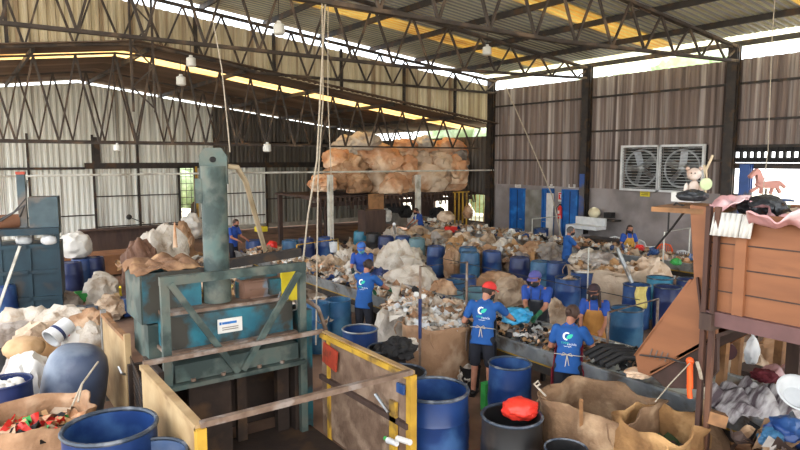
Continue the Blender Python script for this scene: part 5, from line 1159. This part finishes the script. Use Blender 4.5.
# big black hose coils right of the back-facing woman
for i in range(5):
    q = at(612+i*6, 356+i*3, z=1.0); rope([q+Vector((-.25, .25, 0)), q+Vector((-.1, .1, .13)), q+Vector((.1, -.1, .13)), q+Vector((.22, -.22, 0))], .035, darkm, 'black tube scrap on the conveyor by the maroon apron, %s in its row' % ['first', 'second', 'third', 'fourth', 'last'][i], 'black_tube', 'tube', 'black tube scraps')

# open bulk bags at the bottom
c = at(598, 440, z=.45)
open_bag((c.x, c.y, 0), .52, .95, sackB, 'large open brown bulk bag at the bottom, nearest the woman in the maroon apron', seed=11, flop=.25, fill=.3, fillm=[sackB, sackT, woodd], nfill=30, sq=.2)
c = at(655, 462, z=.5)
open_bag((c.x, c.y, 0), .36, .95, mat('sack_dark_tan', '9a7347', '7f5c38', 'b8905f', rough=.85, scale=4, bump=.4), 'open tan bulk bag holding green cuttings, bottom right', seed=14, flop=.25, fill=.6, fillm=[mat('dark_green_cut', '3c4a26', '2c381d', rough=.8), woodd, sackB], nfill=60, sq=.2)
c = at(702, 440, z=.6)
M = MB().lathe([(.3, 0), (.31, .3), (.26, .62), (.13, .82), (.045, .95), (.03, 1.0), (.05, 1.08)], 28, (c.x, c.y, 0), wob=.12)
one(M, 'gathered_sack', sackB, 'brown sack gathered to a point and hung from the hopper post', 'sack', th=.01)
q = at(697, 372, z=1.35); 
rope([at(705, 398, z=1.08), at(700, 372, z=1.5), at(697, 362, z=1.6)], .018, ropem, 'beige strap holding up the gathered brown sack', 'sack_strap', 'strap')
one(MB().tube([at(690, 398, X=5.8), at(689, 385, X=5.8)], .025, 10).tube([at(690, 388, X=5.8), at(690, 363, X=5.8)], [.03, .03], 10).ball(at(690, 361, X=5.8), .04, 2), 'orange_handle', orange_pl, 'orange plastic handle hanging by the gathered sack', 'handle')
rope([at(690, 363, X=5.75), at(670, 384, X=5.75), at(655, 402, X=5.7)], .006, ropem, 'thin strap running down left from the orange handle', 'strap', 'strap')
rope([at(640, 355, X=5.9), at(668, 358, X=5.86), at(690, 365, X=5.82)], .01, cablem, 'thin dark rod running from chute to orange handle', 'thin_rod', 'rod')
a = at(582, 450, z=.5); one(MB().bar(a, at(581, 400, z=1.15), .035, .035), 'stake', woodr, 'thin wooden stake in front of the large open brown bag', 'stake', smooth=False)
one(MB().tube([at(536, 387, z=1.0), at(540, 384, z=1.03), at(538, 381, z=1.06), at(534, 384, z=1.03), at(538, 388, z=1.0), at(546, 396, z=.95)], .012, 6), 'rope_loop', ropem, 'loop of rope at the left corner of the large open brown bag', 'rope')

# bottom-left things
c = at(38, 455, z=.5)
open_bag((c.x, c.y, 0), .5, .95, sackT, 'open tan bulk bag at the bottom left with red packets in it', seed=17, flop=.2, fill=.75, fillm=[red_pl, sackO, green_pl, sackC, darkm, card], nfill=90, sq=.15)
rope([at(98, 362, z=1.25), at(82, 384, z=1.15), at(72, 406, z=1.0)], .012, ropem, 'beige strap pulled up from the tan bag at the bottom left', 'sack_strap', 'strap')
rope([at(82, 384, z=1.15), at(78, 402, z=1.02)], .012, ropem, 'short beige strap end beside the upturned barrel', 'sack_strap', 'strap')
LB = [(20, 322, .55, .25, sackW, .75, 'white crumpled sack below the dark press'), (62, 318, .55, .22, sackW, .8, 'pale sack stretched toward the cage door, below the dark press'), (12, 338, .5, .25, sackG, .6, 'greyish sack at the left edge'), (38, 334, .45, .2, sackC, .7, 'cream sack in the middle of the left pile'),
 (88, 324, .45, .25, sackT, .7, 'tan sack against the open cage door'), (93, 345, .35, .3, sackW, .7, 'white rumpled sack between the bucket and the cage door'), (10, 362, .4, .25, darkm, .5, 'dark grey sack at the left edge above the navy drum'), (24, 362, .3, .18, sackG, .65, 'grey-pink sack under the round tan bundle'), (78, 350, .3, .3, paper, .65, 'bright white sack behind the upturned barrel'), (40, 352, .35, .2, card, .5, 'flattened brown sack right of the round tan bundle'), (30, 390, .3, .5, paper, .55, 'tall white sack left of the upturned barrel'), (62, 300, .4, .2, sackG, .4, 'small grey sack at the foot of the dark press')]
for px, py, rx, rz_, m, z, lb in LB: sack(px, py, rx, rz_, m, lb, z=z, amp=.26, ry=rx*.8, grp='sacks in the left pile')
sack(24, 348, .26, .16, mat('tan_bundle', 'c0a07a', 'aa8a64', rough=.9, scale=5, bump=.3), 'round tan bundle on the left pile', z=.95, amp=.08, name='round_bundle', cat='bundle')
q = at(60, 331, z=1.0); M = Euler((PI/2+.5, .3, -.9)).to_matrix()
t = thing('white_bucket', 'white plastic bucket with a dark band lying on the left pile', 'bucket', q)
build(MB().lathe([(0, -.17), (.12, -.17), (.145, .15), (.155, .15), (.155, .18), (.13, .18), (.11, -.13), (0, -.13)], 24, q, M=M), 'bucket_body', white_p, t)
build(MB().lathe([(.137, .02), (.142, .07), (.14, .07), (.135, .02)], 24, q, M=M), 'dark_band', drumD, t)
build(MB().ball(q+M@Vector((.1, -.08, -.04)), (.02, .02, .02), 1), 'red_mark', red_pl, t)

# ---------------------------------------------------------------- ropes, lamps, gantry in the air
rope([at(326, -8, Y=9.4), at(320, 100, Y=9.2), at(317, 160, Y=9), at(308, 215, Y=9), at(303, 262, Y=9)], .014, ropem, 'pale hoist rope hanging at the left of a pair', 'hoist_rope', 'rope', 'hoist ropes')
rope([at(322, -8, Y=9.4), at(323, 100, Y=9.2), at(318, 180, Y=9), at(317, 262, Y=9), at(316, 345, Y=8.6)], .012, ropem, 'pale hoist rope falling straight down beside the press', 'hoist_rope', 'rope', 'hoist ropes')
rope([at(328, -8, Y=12), at(328, 100, Y=12), at(331, 170, Y=12), at(331, 240, Y=12)], .01, ropem, 'thin rope right of the hoist pair', 'thin_rope', 'rope')
rope([at(505, 85, Y=14.7), at(527, 135, Y=14.5), at(552, 195, Y=14.3), at(562, 240, Y=14.2)], .02, ropem, 'slanting pale rope in front of the blue doors', 'slanting_rope', 'rope')
rope([at(775, -5, Y=5), at(772, 40, Y=5), at(768, 150, Y=5), at(760, 215, Y=5)], .007, ropem, 'thin rope hanging over the hopper at the right', 'thin_rope', 'rope')
rope([at(213, 20, Y=9.4), at(222, 70, Y=9), at(228, 130, Y=8), at(230, 152, Y=7.6)], .008, ropem, 'thin line hanging down to the press cylinder', 'thin_rope', 'rope')
rope([at(470, 262, Y=11)if False else at(440, 258, z=1.5), at(520, 275, z=1.3), at(640, 300, z=1.15)], .008, cablem, 'thin red cord stretched between pipe frames', 'cord', 'cord')
lampm = mat('lamp_shell', 'e6e6e0', 'd6d6d0', rough=.4, bump=0)
def lamp(px, py, Y, zc, label, s=.17):
    p = at(px, py, Y=Y); t = thing('pendant_lamp', label, 'lamp', p, 'hanging lamps')
    build(MB().lathe([(0, s), (s*.3, s), (s*.35, s*.7), (s*.8, s*.5), (s*.85, -s*.8), (s*.6, -s), (0, -s)], 16, p), 'lamp_shade', lampm, t)
    build(MB().tube([p+Vector((0, 0, s)), (p.x, p.y, zc)], .01, 5), 'cable', cablem, t)
lamp(279, 28, 14.7, 8.2, 'white pendant lamp high in the left half of the roof')
lamp(487, 50, 14.7, 7.5, 'white pendant lamp near the right end of the gable wall')
lamp(181, 80, 19.6, 6.6, 'cream box lamp hanging at the edge of the annex roof')
lamp(267, 147, 20.3, 5.9, 'small white lamp against the dark upper cladding of the rear wall')
lamp(117, 147, 20.3, 6.6, 'small white lamp over the white rear wall', .12)
lamp(191, 61, 19.2, 7.2, 'small white lamp beside the hanging lattice')
p = at(129, 217, Y=24); one(MB().ball(p, (.1, .1, .1), 2).bar(p, p+Vector((.5, 0, -.25)), .03, .03), 'dark_spotlight', darkm, 'small dark fixture in front of the white rear wall', 'fixture')

# ---------------------------------------------------------------- light, sky, camera
w = bpy.data.worlds.new('sky'); bpy.context.scene.world = w; w.use_nodes = True
N = w.node_tree.nodes; Lk = w.node_tree.links; bg = N['Background']
sky = N.new('ShaderNodeTexSky'); sky.sky_type = 'NISHITA'; sky.sun_disc = False; sky.sun_elevation = math.radians(50); sky.sun_rotation = math.radians(200); sky.dust_density = 3; sky.air_density = 1.0
mx = N.new('ShaderNodeMixRGB'); mx.inputs[0].default_value = .65; mx.inputs[2].default_value = (6.6, 6.7, 6.8, 1)
Lk.new(sky.outputs[0], mx.inputs[1]); Lk.new(mx.outputs[0], bg.inputs['Color']); bg.inputs['Strength'].default_value = .5
sl = bpy.data.lights.new('sun', 'SUN'); sl.energy = 9; sl.angle = math.radians(3); sl.color = (1, .95, .86)
so_ = bpy.data.objects.new('sun', sl); C.objects.link(so_); so_.rotation_euler = Vector((-.42, -.22, -.88)).to_track_quat('-Z', 'Y').to_euler()
cd = bpy.data.cameras.new('camera'); co = bpy.data.objects.new('camera', cd); C.objects.link(co)
cd.sensor_width = 36; cd.lens = F_PX/800*36; cd.clip_start = .05; cd.clip_end = 400
co.matrix_world = Matrix((( cR.x, cU.x, -cF.x, 0), (cR.y, cU.y, -cF.y, 0), (cR.z, cU.z, -cF.z, H), (0, 0, 0, 1)))
sc = bpy.context.scene; sc.camera = co
sc.view_settings.view_transform = 'Standard'; sc.view_settings.look = 'None'; sc.view_settings.exposure = .62; sc.view_settings.gamma = 1
sc.view_settings.use_curve_mapping = False
for o in bpy.data.objects:
    if '_local' in o: del o['_local']
for m in list(bpy.data.materials):
    if m.users == 0: bpy.data.materials.remove(m)
